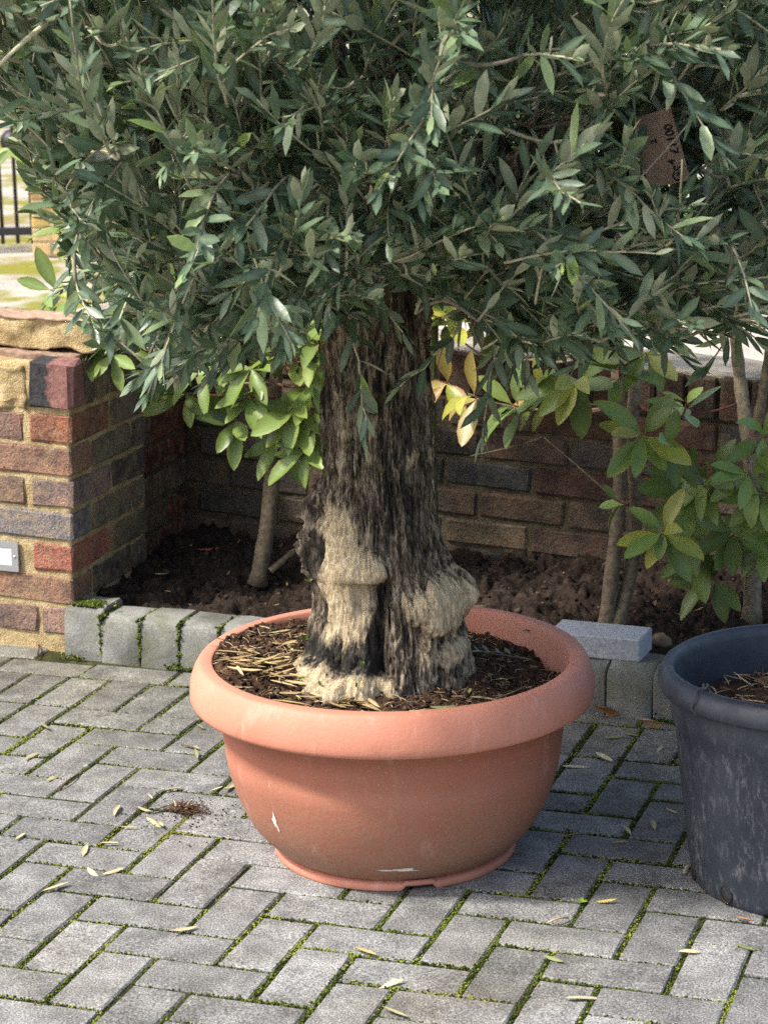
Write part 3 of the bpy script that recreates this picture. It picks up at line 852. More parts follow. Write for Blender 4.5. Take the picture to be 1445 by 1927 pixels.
Lz = np.interp(zs, zz[::-1], Lm[::-1]); Rz = np.interp(zs, zz[::-1], Rm[::-1])
TH, ZZ = np.meshgrid(th, zs, indexing='ij')
mid = (Lz + Rz) / 2; rad = (Rz - Lz) / 2
R0 = rad[None, :] * np.ones_like(TH)
TX0 = np.sin(TH); TH0 = np.cos(TH)
# pixel-like coordinates on the front of the trunk for placing burls
pxu = (737 - 20 * (ZZ - 0.338)) + (mid[None, :] + R0 * TX0) * 1082
pyv = 1250 - (ZZ - 0.338) / 0.000945
frontw = sstep(-0.15, 0.25, TH0)
D = np.zeros_like(TH); pale = np.zeros_like(TH); blk = np.zeros_like(TH)
def bump_at(cx, cy, rx, ry, h, pl=1.0, under=0.0, sharp=1.0):
    global D, pale
    wob = 1 + 0.25 * fbm(np.stack([TX0 * 9, TH0 * 9, ZZ * 30], -1), 2, int(cx) % 40)
    d2 = np.sqrt(((pxu - cx) / rx) ** 2 + ((pyv - cy) / ry) ** 2) * wob
    g = np.clip(1 - d2 ** 2, 0, 1) ** (0.75 * sharp)
    D += g * h * frontw
    pale = np.maximum(pale, sstep(1.15, 0.45, d2) * pl * frontw)
bump_at(688, 1040, 52, 34, 0.022)
bump_at(815, 1112, 66, 58, 0.036)
bump_at(612, 1262, 52, 46, 0.036)
bump_at(686, 1262, 66, 46, 0.040)
bump_at(850, 1205, 42, 30, 0.016, 0.85)
bump_at(800, 1200, 20, 45, 0.008, 0.5)
bump_at(870, 1262, 50, 40, 0.012, 0.4)
bump_at(788, 845, 34, 26, 0.008, 0.25)
# pale stripped strip
edge = 640 + 0 * pyv
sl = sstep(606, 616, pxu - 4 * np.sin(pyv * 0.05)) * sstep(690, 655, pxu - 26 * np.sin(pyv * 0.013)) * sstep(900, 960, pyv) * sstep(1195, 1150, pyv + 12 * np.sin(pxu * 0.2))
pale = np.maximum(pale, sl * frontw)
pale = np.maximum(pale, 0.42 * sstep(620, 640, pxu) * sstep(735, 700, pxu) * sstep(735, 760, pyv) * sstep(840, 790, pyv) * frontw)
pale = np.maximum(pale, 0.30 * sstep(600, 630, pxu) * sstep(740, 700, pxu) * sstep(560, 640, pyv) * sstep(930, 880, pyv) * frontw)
blk = np.maximum(blk, 0.95 * sstep(1160, 1195, pyv) * sstep(1240, 1222, pyv) * sstep(740, 700, pxu) * frontw)
blk = np.maximum(blk, 0.8 * sstep(668, 690, pxu) * sstep(735, 715, pxu) * sstep(1062, 1075, pyv) * frontw)
blk = np.maximum(blk, 0.55 * sstep(735, 765, pxu) * sstep(840, 780, pxu) * sstep(650, 720, pyv) * sstep(1080, 1000, pyv) * frontw)
# grooves
def groove(xf, w_, y0, y1, dep):
    global D, blk
    g = np.exp(-((pxu - xf) / w_) ** 2) * sstep(y0, y0 + 40, pyv) * sstep(y1, y1 - 40, pyv) * frontw
    D -= g * dep; blk = np.maximum(blk, 0.8 * g)
groove(720 + 8 * np.sin(pyv * 0.02), 14, 1040, 1300, 0.034)
groove(607 + 4 * np.sin(pyv * 0.04), 7, 850, 1180, 0.016)
groove(724 + 10 * np.sin(pyv * 0.015), 9, 600, 1040, 0.008)
groove(770 + 8 * np.sin(pyv * 0.02), 8, 640, 1000, 0.006)
D -= 0.018 * sstep(1058, 1068, pyv) * sstep(1150, 1090, pyv) * sstep(664, 676, pxu) * sstep(722, 712, pxu) * frontw
# ridge of lumpy old bark up the left flank
lr = np.exp(-((TH + 1.36) / 0.28) ** 2) * sstep(850, 930, pyv) * sstep(1130, 1060, pyv)
D += lr * (0.032 + 0.024 * fbm(np.stack([TX0 * 20, TH0 * 20, ZZ * 34], -1), 3, 61))
rr_ = np.exp(-((TH - 1.25) / 0.22) ** 2) * sstep(1030, 1060, pyv) * sstep(1140, 1100, pyv)
D += rr_ * 0.018; pale = np.maximum(pale, 0.5 * rr_)
Pn = np.stack([np.sin(TH), np.cos(TH), ZZ], -1)
D += 0.012 * fbm(np.stack([np.sin(TH) * 2.2, np.cos(TH) * 2.2, ZZ * 5], -1), 3, 71)
fibre = 1 - np.abs(fbm(np.stack([np.sin(TH) * 17, np.cos(TH) * 17, ZZ * 22], -1), 4, 81))
D += (fibre - 0.7) * 0.012 * (1 - 0.75 * pale)
D += 0.0042 * fbm(np.stack([np.sin(TH) * 45, np.cos(TH) * 45, ZZ * 45], -1), 3, 91)
RR = R0 + D
aa = mid[None, :] + RR * TX0
bb = RR * TH0 * 0.92
TV = aa[..., None] * RT + bb[..., None] * HC + ZZ[..., None] * np.array([0, 0, 1.0]) - np.array([0, 0, 0.30])
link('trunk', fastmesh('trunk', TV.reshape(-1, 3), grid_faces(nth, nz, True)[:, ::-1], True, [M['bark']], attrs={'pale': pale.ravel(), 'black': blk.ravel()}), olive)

# ------------------------------------------------------------------ soil in the pot
nr, na = 90, 300
rr1 = np.linspace(0.0, 0.3115, nr); an1 = np.linspace(0, 2 * math.pi, na, endpoint=False)
AN, RD = np.meshgrid(an1, rr1, indexing='ij')
sx, sy = RD * np.cos(AN), RD * np.sin(AN)
ar = sx * RT[0] + sy * RT[1]; hr = sx * HC[0] + sy * HC[1]
sz = 0.314 - 0.022 * sstep(0.10, 0.30, ar) + 0.044 * sstep(-0.06, -0.28, ar) * sstep(0.25, 0.0, hr) + 0.012 * sstep(0.0, 0.1, ar) * np.exp(-((RD - 0.12) / 0.06) ** 2) - 0.006 * sstep(0.2, 0.3, hr)
sz += 0.012 * fbm(np.stack([sx * 16, sy * 16, 0 * sx], -1), 4, 101) + 0.006 * (1 - np.abs(fbm(np.stack([sx * 50, sy * 50, 0 * sx + 5], -1), 4, 111)))
SV = np.stack([sx, sy, sz], -1).reshape(-1, 3)
psoil = link('potting_soil', fastmesh('potting_soil', SV, grid_faces(na, nr, True), True, [M['potsoil']]))
psoil.location = PC0
tag(psoil, 'dark fibrous compost filling the terracotta pot around the olive trunk', 'soil', kind='stuff')
def soil_z(a, h):
    x = a * RT[0] + h * HC[0]; y = a * RT[1] + h * HC[1]
    i = int((math.atan2(y, x) % (2 * math.pi)) / (2 * math.pi) * na) % na; j = min(nr - 1, int(math.hypot(x, y) / 0.3115 * (nr - 1)))
    return float(sz[i, j])
def ah(px, py, zg=0.33):
    for _ in range(3):
        q = on_z(px, py, zg) - PC0
        a, h = q @ RT, q @ HC
        if math.hypot(a, h) < 0.31: zg = soil_z(a, h)
    return a, h, zg
# crumbs and fibres on the compost
n = 5200
ra = 0.31 * np.sqrt(RNG.uniform(0.06, 1, n)); aa_ = RNG.uniform(0, 6.283, n)
cx_, cy_ = ra * np.cos(aa_), ra * np.sin(aa_)
cz_ = np.array([soil_z(x * RT[0] + y * RT[1], x * HC[0] + y * HC[1]) for x, y in zip(cx_, cy_)])
rs = RNG.choice([0.0015, 0.0025, 0.004, 0.006], n, p=[0.4, 0.35, 0.18, 0.07]) * RNG.uniform(0.7, 1.3, n)
blobs('compost_crumbs', np.c_[cx_, cy_, cz_ + rs * 0.4], rs, (1.2, 0.9, 0.7), RNG.uniform(0.05, 0.95, n), M['crumb'], psoil)
fs = Soup()
def fibre_strand(cx, cy, cz, L, w_, ang, tilt, bend, tint, soup):
    d = np.array([math.cos(ang) * math.cos(tilt), math.sin(ang) * math.cos(tilt), math.sin(tilt)])
    s = np.array([-math.sin(ang), math.cos(ang), 0])
    p0 = np.array([cx, cy, cz]); p2 = p0 + d * L
    p1 = (p0 + p2) / 2 + s * bend * L + np.array([0, 0, abs(bend) * L * 0.4])
    pts = bez(p0, p1, p2, 5)
    V, F = tube(pts, np.array([0.6, 1, 1, 0.9, 0.4]) * w_, 4)
    soup.add(V, F, tint)
for i in range(1900):
    r_ = 0.305 * math.sqrt(random.uniform(0.1, 1)); a_ = random.uniform(0, 6.283)
    x, y = r_ * math.cos(a_), r_ * math.sin(a_)
    zc = soil_z(x * RT[0] + y * RT[1], x * HC[0] + y * HC[1])
    fibre_strand(x, y, zc + 0.001, random.uniform(0.008, 0.03), random.uniform(0.0004, 0.0009), random.uniform(0, 6.28), random.uniform(-0.15, 0.35), random.uniform(-0.3, 0.3), min(0.95, random.random() ** 1.8), fs)
o = link('compost_fibres', fs.mesh('compost_fibres', M['fibre']), psoil); tag(o, kind='stuff')

# ------------------------------------------------------------------ leaf shapes
def leaf_mesh(name, L, W, fold, curl, twist, stations, mt, mu, shape, tk=0.0003, across=3):
    """two-skinned leaf along +Y, upper side +Z"""
    V, F, mi, mid_, ed = [], [], [], [], []
    for side in (0, 1):
        base = len(V)
        rows = []
        for t in stations:
            wdt = shape(t) * W
            yy = L * t; zc = curl * L * (t ** 2 - t * 0.35)
            tw = twist * t
            row = []
            cols = [0.0] if wdt < 1e-6 else np.linspace(-1, 1, across)
            for c_ in cols:
                x = c_ * wdt; z = zc + fold * abs(x)
                x2, z2 = x * math.cos(tw) - (z - zc) * math.sin(tw), zc + x * math.sin(tw) + (z - zc) * math.cos(tw)
                row.append(len(V)); V.append((x2, yy, z2 + (tk if side == 0 else -tk)))
                mid_.append(1.0 if abs(c_) < 1e-6 and side == 0 and wdt > 0 else (0.4 if abs(c_) < 1e-6 else 0.0)); ed.append(abs(c_) if wdt > 0 else 1.0)
            rows.append(row)
        for a, b in zip(rows[:-1], rows[1:]):
            fs_ = []
            if len(a) == 1:
                for q in range(len(b) - 1): fs_.append((a[0], b[q + 1], b[q]))
            elif len(b) == 1:
                for q in range(len(a) - 1): fs_.append((a[q], a[q + 1], b[0]))
            else:
                for q in range(len(a) - 1): fs_.append((a[q], a[q + 1], b[q + 1], b[q]))
            for f in fs_:
                F.append(f if side == 0 else f[::-1]); mi.append(side)
    me = pymesh(name, V, F, True, [mt, mu], mi, {'mid': mid_, 'edge': ed, 'tint': np.zeros(len(V))})
    return me
ol_shape = lambda t: 0 if t in (0.0, 1.0) else (0.16 + 0.84 * math.sin(math.pi * min(1, (t * 0.94 + 0.03))) ** 0.85)
ph_shape = lambda t: 0 if t >= 1.0 else (0.06 if t < 0.09 else math.sin(math.pi * (t - 0.05) ** 1.12) ** 0.95 * (1.05 - 0.2 * t))
OLV = []
for q in range(10):
    OLV.append(leaf_mesh('olive_leaf', 1.0, random.uniform(0.105, 0.135), random.uniform(0.15, 0.45), random.uniform(-0.22, 0.2), random.uniform(-0.35, 0.35), (0.0, 0.1, 0.36, 0.7, 1.0), M['olive_top'], M['olive_under'], ol_shape, 0.004))
PHV = []
for q in range(8):
    PHV.append(leaf_mesh('photinia_leaf', 1.0, random.uniform(0.175, 0.215), random.uniform(0.2, 0.6), random.uniform(-0.5, 0.05), random.uniform(-0.25, 0.25), (0.0, 0.08, 0.3, 0.52, 0.74, 0.92, 1.0), M['phot_top'], M['phot_under'], ph_shape, 0.0025))
STW = []
for q in range(6):
    STW.append(leaf_mesh('straw', 1.0, random.uniform(0.03, 0.05), random.uniform(0.3, 1.0), random.uniform(-0.12, 0.2), random.uniform(-0.9, 0.9), (0.0, 0.1, 0.36, 0.7, 1.0), M['dead'], M['dead'], ol_shape, 0.005))
DLV = []
for q in range(8):
    DLV.append(leaf_mesh('fallen_leaf', 1.0, random.uniform(0.07, 0.115), random.uniform(0.2, 0.9), random.uniform(-0.2, 0.35), random.uniform(-0.8, 0.8), (0.0, 0.1, 0.36, 0.7, 1.0), M['dead'], M['dead'], ol_shape, 0.006))

def frames(dirs, ups):
    y = dirs / (np.linalg.norm(dirs, axis=1)[:, None] + 1e-9)
    z = ups - (ups * y).sum(1)[:, None] * y
    z /= np.linalg.norm(z, axis=1)[:, None] + 1e-9
    x = np.cross(y, z)
    return np.stack([x, y, z], -1)

# ------------------------------------------------------------------ olive crown
CC = PC0 + np.array([0, 0, 1.42])
za = np.array([-1.2, -0.75, -0.67, -0.62, -0.55, -0.46, -0.38, -0.30, -0.18, -0.06, 0.08, 0.14, 0.2, 0.35, 0.5, 0.65, 1.0])
zm = np.array([1.5, 1.42, 1.34, 1.28, 1.08, 0.87, 0.825, 0.825, 0.90, 0.955, 0.955, 0.92, 0.85, 0.865, 0.875, 0.88, 0.95])
def zmin(a): return np.interp(a, za, zm)
twigs = []          # (points array, radius)
def crown_twig(p, d, L, droop):
    k = max(5, int(L / 0.021))
    pts = [p]; dd = d / np.linalg.norm(d)
    for i in range(k):
        dd = dd + np.array([0, 0, -droop]) + RNG.normal(0, 0.055, 3); dd /= np.linalg.norm(dd)
        pts.append(pts[-1] + dd * L / k)
    return np.array(pts)
attempt = 0
while len(twigs) < 2150 and attempt < 40000:
    attempt += 1
    v = RNG.normal(0, 1, 3); v /= np.linalg.norm(v)
    rr2 = RNG.uniform(0.16, 1.0) ** 0.55
    loc = np.array([v[0] * 0.86, v[1] * 0.74, v[2] * (0.80 if v[2] > 0 else 0.56)]) * rr2      # (right, toward viewer, up)
    p = CC + loc[0] * RT + loc[1] * HC + np.array([0, 0, loc[2]])
    out = loc[0] * RT + loc[1] * HC + np.array([0, 0, loc[2] * 0.6]); out /= np.linalg.norm(out)
    d = out * 0.75 + np.array([0, 0, RNG.uniform(0.0, 1.15)]) + RNG.normal(0, 0.40, 3)
    L = RNG.uniform(0.13, 0.30)
    tw = crown_twig(p, d, L, RNG.uniform(-0.02, 0.05))
    q = tw - PC0
    nearer = (4.0 - q @ HC) / 4.0
    lim = 1.54 - (1.54 - zmin((q @ RT) / nearer)) * nearer       # the skirt of the crown rises towards its rim
    if (tw[:, 2] < lim + RNG.normal(0.012, 0.022)).any(): continue
    pq = project(tw)
    if ((np.abs(pq[:, 0] - 1255) < 40) & (np.abs(pq[:, 1] - 275) < 70) & (pq[:, 2] < 3.58)).any(): continue    # the card hangs in a gap
    if ((np.abs(pq[:, 0] - 950) < 60) & (np.abs(pq[:, 1] - 300) < 60) & (pq[:, 2] < 3.72)).any(): continue
    twigs.append(tw)
skirt = 0
for _ in range(6000):
    if skirt >= 420: break
    a_, h_ = RNG.uniform(-0.62, 0.85), RNG.uniform(-0.45, 0.62)
    nf = (4.0 - h_) / 4.0
    zl = 1.54 - (1.54 - zmin(a_ / nf)) * nf
    p = PC0 + RT * a_ + HC * h_ + np.array([0, 0, zl + RNG.uniform(0.03, 0.22)])
    d = RT * a_ * 0.9 + HC * (h_ + 0.3) * 0.8 + np.array([0, 0, RNG.uniform(-0.35, 0.45)]) + RNG.normal(0, 0.4, 3)
    tw = crown_twig(p, d, RNG.uniform(0.12, 0.24), RNG.uniform(0.0, 0.05))
    q = tw - PC0; nearer = (4.0 - q @ HC) / 4.0
    lim = 1.54 - (1.54 - zmin((q @ RT) / nearer)) * nearer
    if (tw[:, 2] < lim + RNG.normal(0.005, 0.015)).any(): continue
    twigs.append(tw); skirt += 1
# sprays that hang below the crown in front of the trunk and at its sides
def px_twig(path, h, wig=0.006):
    pts = []
    d0 = 3.97 - h
    ctrl = [CAM + ray(x, y) * (d0 / (ray(x, y) @ CF)) for x, y in path]
    ctrl = np.array(ctrl)
    t = np.linspace(0, len(ctrl) - 1, 5 * len(ctrl))
    for tt in t:
        i = min(int(tt), len(ctrl) - 2); f = tt - i
        pts.append(ctrl[i] * (1 - f) + ctrl[i + 1] * f)
    seg = np.array(pts)
    L = np.linalg.norm(np.diff(seg, axis=0), axis=1).sum()
    k = max(4, int(L / 0.023))
    s = np.r_[0, np.cumsum(np.linalg.norm(np.diff(seg, axis=0), axis=1))]
    out = np.stack([np.interp(np.linspace(0, s[-1], k + 1), s, seg[:, c]) for c in range(3)], -1)
    return out + RNG.normal(0, wig * 0.3, out.shape)
hang = [([(640, 520), (662, 610), (676, 690), (684, 770), (690, 812)], 0.30),
        ([(700, 530), (722, 580), (758, 628)], 0.33), ([(900, 560), (845, 640), (800, 690), (752, 726)], 0.30),
        ([(935, 620), (925, 700), (915, 770), (905, 822)], 0.22), ([(380, 560), (345, 620), (300, 680), (262, 712)], 0.32),
        ([(470, 540), (455, 600), (425, 650), (400, 690)], 0.26), ([(540, 470), (470, 560), (410, 590), (345, 560)], 0.42),
        ([(340, 540), (350, 610), (358, 660)], 0.22), ([(300, 520), (240, 570), (190, 600)], 0.25),
        ([(1010, 560), (1000, 640), (990, 700)], 0.25), ([(1090, 560), (1120, 630), (1085, 690)], 0.28),
        ([(1230, 560), (1250, 640), (1300, 690)], 0.2), ([(1420, 560), (1380, 620), (1330, 690)], 0.3),
        ([(250, 450), (170, 520), (120, 545)], 0.2),
        ([(930, 260), (860, 270), (820, 230), (760, 180)], 0.62), ([(880, 420), (900, 330), (950, 230), (985, 60)], 0.66),
        ([(960, 470), (915, 420), (880, 340), (860, 270)], 0.60), ([(1160, 420), (1150, 400), (1140, 340)], 0.55),
        ([(620, 330), (560, 400), (520, 300), (490, 180)], 0.6), ([(340, 380), (330, 260), (315, 110)], 0.62),
        ([(1445, 420), (1400, 300), (1330, 220), (1270, 150)], 0.55), ([(660, 400), (730, 470), (700, 520)], 0.45)]
for path, h in hang: twigs.append(px_twig(path, h))
# leaves: opposite pairs at every node, a tuft at the tip
Lp_, Ld_, Lu_, Ls_ = [], [], [], []
for tw in twigs:
    T = np.gradient(tw, axis=0); T /= np.linalg.norm(T, axis=1)[:, None]
    ph = RNG.uniform(0, 3.14); k = len(tw)
    vig = RNG.uniform(0.85, 1.15)
    for i in range(1, k):
        t = T[i]
        a = np.cross(t, (0.1, 0.2, 1.0)); a /= np.linalg.norm(a) + 1e-9
        b = np.cross(a, t)
        phi = ph + (i % 2) * (math.pi / 2) + RNG.normal(0, 0.35)
        side = a * math.cos(phi) + b * math.sin(phi) * 0.75
        tip = i >= k - 2
        for s in (-1, 1):
            if RNG.uniform() < 0.07: continue
            ang = RNG.uniform(0.45, 1.0) if not tip else RNG.uniform(0.15, 0.6)
            dl = t * math.cos(ang) + side * s * math.sin(ang) + RNG.normal(0, 0.13, 3) + np.array([0, 0, 0.16 if tw[-1][2] > tw[0][2] else -0.05])
            Lp_.append(tw[i]); Ld_.append(dl)
            Lu_.append(np.array([0, 0, 0.9]) + t * 0.4 + HC * 0.35 + RNG.normal(0, 0.55, 3))
            Ls_.append(vig * RNG.uniform(0.044, 0.070) * (0.72 if tip else 1.0))
        if i == k - 1:
            Lp_.append(tw[i]); Ld_.append(t + RNG.normal(0, 0.1, 3)); Lu_.append(np.array([0, 0, 1.0]) + RNG.normal(0, 0.5, 3)); Ls_.append(0.03 * vig)
Lp_, Ld_, Lu_, Ls_ = np.array(Lp_), np.array(Ld_), np.array(Lu_), np.array(Ls_)
FR = frames(Ld_, Lu_)
# leaves have been stripped where the card is tied in
hit = np.zeros(len(Lp_), bool)
for f_ in (0.0, 0.35, 0.7, 1.0):
    pe = project(Lp_ + FR[:, :, 1] * (Ls_ * f_)[:, None])
    hit |= (pe[:, 0] > 1226) & (pe[:, 0] < 1284) & (pe[:, 1] > 222) & (pe[:, 1] < 340) & (pe[:, 2] < 3.56)
Lp_, Ld_, Lu_, Ls_, FR = Lp_[~hit], Ld_[~hit], Lu_[~hit], Ls_[~hit], FR[~hit]
nl = len(Lp_)
var = RNG.integers(0, len(OLV), nl)
wj = RNG.uniform(0.9, 1.25, nl)
tips = Lp_ + FR[:, :, 1] * (Ls_ / 2)[:, None]
pj = project(tips)
inside = (pj[:, 0] > 5) & (pj[:, 0] < 1440) & (pj[:, 1] > 5)
# front-most leaves per patch of the picture: the ones one can pick out
cell = (pj[:, 0] // 36).astype(int) * 1000 + (pj[:, 1] // 40).astype(int)
best = {}
for i in np.where(inside)[0]:
    vdir = (CAM - tips[i]); vdir /= np.linalg.norm(vdir)
    score = pj[i, 2] - 0.25 * abs(FR[i, :, 2] @ vdir)
    c_ = cell[i]
    if c_ not in best or score < best[c_][0]: best[c_] = (score, i)
single = set(i for s, i in sorted(best.values())[:300])
tintv = RNG.beta(1.3, 1.5, nl) * 0.965
tintv[RNG.uniform(0, 1, nl) < 0.02] = 0.99
young = fbm(tips * 3.0, 2, 5)
rest = np.array([i for i in range(nl) if i not in single])
fv, ff3, fm, at_t, at_m, at_e = [], [], [], [], [], []
off = 0
for q, me in enumerate(OLV):
    sel = rest[var[rest] == q]
    base = np.array([tuple(v.co) for v in me.vertices]); n0 = len(base)
    md = np.empty(n0, np.float32); me.attributes['mid'].data.foreach_get('value', md)
    tris, tm = [], []
    for p in me.polygons:
        vs = list(p.vertices)
        for z_ in range(1, len(vs) - 1): tris.append((vs[0], vs[z_], vs[z_ + 1])); tm.append(p.material_index)
    tris = np.array(tris)
    sv = base[None] * np.stack([Ls_[sel] * wj[sel], Ls_[sel], Ls_[sel]], -1)[:, None, :]
    Vw = np.einsum('nij,nkj->nki', FR[sel], sv) + Lp_[sel][:, None, :] - OL
    fv.append(Vw.reshape(-1, 3)); ff3.append((tris[None] + (np.arange(len(sel)) * n0)[:, None, None] + off).reshape(-1, 3)); off += n0 * len(sel)
    fm.append(np.tile(tm, len(sel))); at_t.append(np.repeat(tintv[sel], n0)); at_m.append(np.tile(md, len(sel)))
o = link('foliage', fastmesh('foliage', np.concatenate(fv), np.concatenate(ff3), True, [M['olive_top'], M['olive_under']], np.concatenate(fm), {'tint': np.concatenate(at_t), 'mid': np.concatenate(at_m)}), olive)
tag(o, kind='stuff')
for i in single:
    R_ = FR[i]; s_ = Ls_[i]
    mw = Matrix(((R_[0, 0] * s_ * wj[i], R_[0, 1] * s_, R_[0, 2] * s_, Lp_[i, 0] - OL[0]), (R_[1, 0] * s_ * wj[i], R_[1, 1] * s_, R_[1, 2] * s_, Lp_[i, 1] - OL[1]), (R_[2, 0] * s_ * wj[i], R_[2, 1] * s_, R_[2, 2] * s_, Lp_[i, 2] - OL[2]), (0, 0, 0, 1)))
    link('leaf', OLV[var[i]], olive, mw=mw)
# limbs and branchlets
ts = Soup()
for tw in twigs:
    k = len(tw)
    V, F = tube(tw - OL, np.linspace(0.0024, 0.0012, k), 5)
    ts.add(V, F, RNG.uniform(0.55, 0.99))
nodes = [PC0 + np.array([0, 0, 1.0])]; par = [-1]; load = [0]
limb_dirs = [(-0.75, 0.25, 0.75), (0.7, 0.35, 0.7), (-0.35, -0.6, 0.8), (0.45, -0.55, 0.85), (0.05, 0.65, 0.8), (0.0, 0.0, 1.0)]
limb_nodes = []
for ld in limb_dirs:
    d = ld[0] * RT + ld[1] * HC + np.array([0, 0, ld[2]]); d = d / np.linalg.norm(d)
    prev = 0; p = nodes[0] + d * 0.03; ids = [0]
    for q in range(6):
        p = p + d * 0.085 + RNG.normal(0, 0.012, 3); d = d + RNG.normal(0, 0.09, 3); d /= np.linalg.norm(d)
        nodes.append(p.copy()); par.append(prev); prev = len(nodes) - 1; ids.append(prev)
    limb_nodes.append(ids)
for ids in limb_nodes:
    pts = np.array([nodes[i] for i in ids])
    s = np.linspace(0, 1, len(pts)); t = np.linspace(0, 1, 16)
    pp = np.stack([np.interp(t, s, pts[:, c]) for c in range(3)], -1)
    V, F = tube(pp - OL, np.linspace(0.042, 0.010, 16) * RNG.uniform(0.9, 1.15, 16), 12)
    me = pymesh('limb', V, F, True, [M['bark']], attrs={'pale': np.full(len(V), 0.25), 'black': np.full(len(V), 0.3)})
    link('limb', me, olive)
order2 = sorted(range(len(twigs)), key=lambda i: np.linalg.norm(twigs[i][0] - nodes[0]))
for i in order2:
    p = twigs[i][0]
    N = np.array(nodes)
    dd = np.linalg.norm(N - p, axis=1) + 0.12 * np.linalg.norm(N - nodes[0], axis=1)
    dd[0] += 0.2
    j = int(np.argmin(dd))
    m_ = (nodes[j] + p) / 2 + RNG.normal(0, 0.012, 3)
    pts = bez(nodes[j], m_, p, 6)
    L = np.linalg.norm(p - nodes[j])
    V, F = tube(pts - OL, np.linspace(0.0048 if L > 0.1 else 0.0035, 0.0022, 6), 5)
    ts.add(V, F, RNG.uniform(0.05, 0.6))
    nodes.append(p); par.append(j)
    nodes.append(twigs[i][len(twigs[i]) // 2]); par.append(len(nodes) - 2)
o = link('fine_twigs', ts.mesh('fine_twigs', M['twig']), olive); tag(o, kind='stuff')
# sawn-off limb inside the crown
pstub = CAM + ray(955, 285) * (3.72 / (ray(955, 285) @ CF))
q0 = PC0 + np.array([0, 0, 1.06])
pts = bez(q0, (q0 + pstub) / 2 + np.array([0, 0, 0.05]), pstub, 10)
V, F = tube(pts - OL, np.linspace(0.05, 0.031, 10), 16)
link('pruned_limb', pymesh('pruned_limb', V, F, True, [M['bark']], attrs={'pale': np.zeros(len(V)), 'black': np.full(len(V), 0.25)}), olive)
TW_ = TV.reshape(-1, 3) + OL
TPJ = project(TW_)
def trunk_point(px, py):
    e = np.hypot(TPJ[:, 0] - px, TPJ[:, 1] - py)
    c_ = np.where(e < 6)[0]
    return TW_[c_[np.argmin(TPJ[c_, 2])]] if len(c_) else TW_[np.argmin(e)]
# small shoots at the foot of the trunk
for (px, py, hh) in [(600, 1285, 0.012), (672, 1298, 0.012), (690, 1252, 0.013), (580, 1100, 0.012), (568, 1205, 0.014), (560, 1280, 0.01)]:
    base = trunk_point(px, py)
    for q in range(5):
        d = HC * RNG.uniform(0.1, 0.8) + RT * RNG.uniform(-0.7, 0.7) + np.array([0, 0, RNG.uniform(0.3, 1)])
        R_ = frames(d[None], np.array([HC + np.array([0, 0, 0.6])]))[0]; s_ = RNG.uniform(0.6, 1.1) * hh
        mw = Matrix(((R_[0, 0] * s_, R_[0, 1] * s_, R_[0, 2] * s_, base[0] - OL[0]), (R_[1, 0] * s_, R_[1, 1] * s_, R_[1, 2] * s_, base[1] - OL[1]), (R_[2, 0] * s_, R_[2, 1] * s_, R_[2, 2] * s_, base[2] - OL[2]), (0, 0, 0, 1)))
        lo = link('shoot_leaf', PHV[q], olive, mw=mw); lo.color = (0.22, 0.33, 0.05, 1)

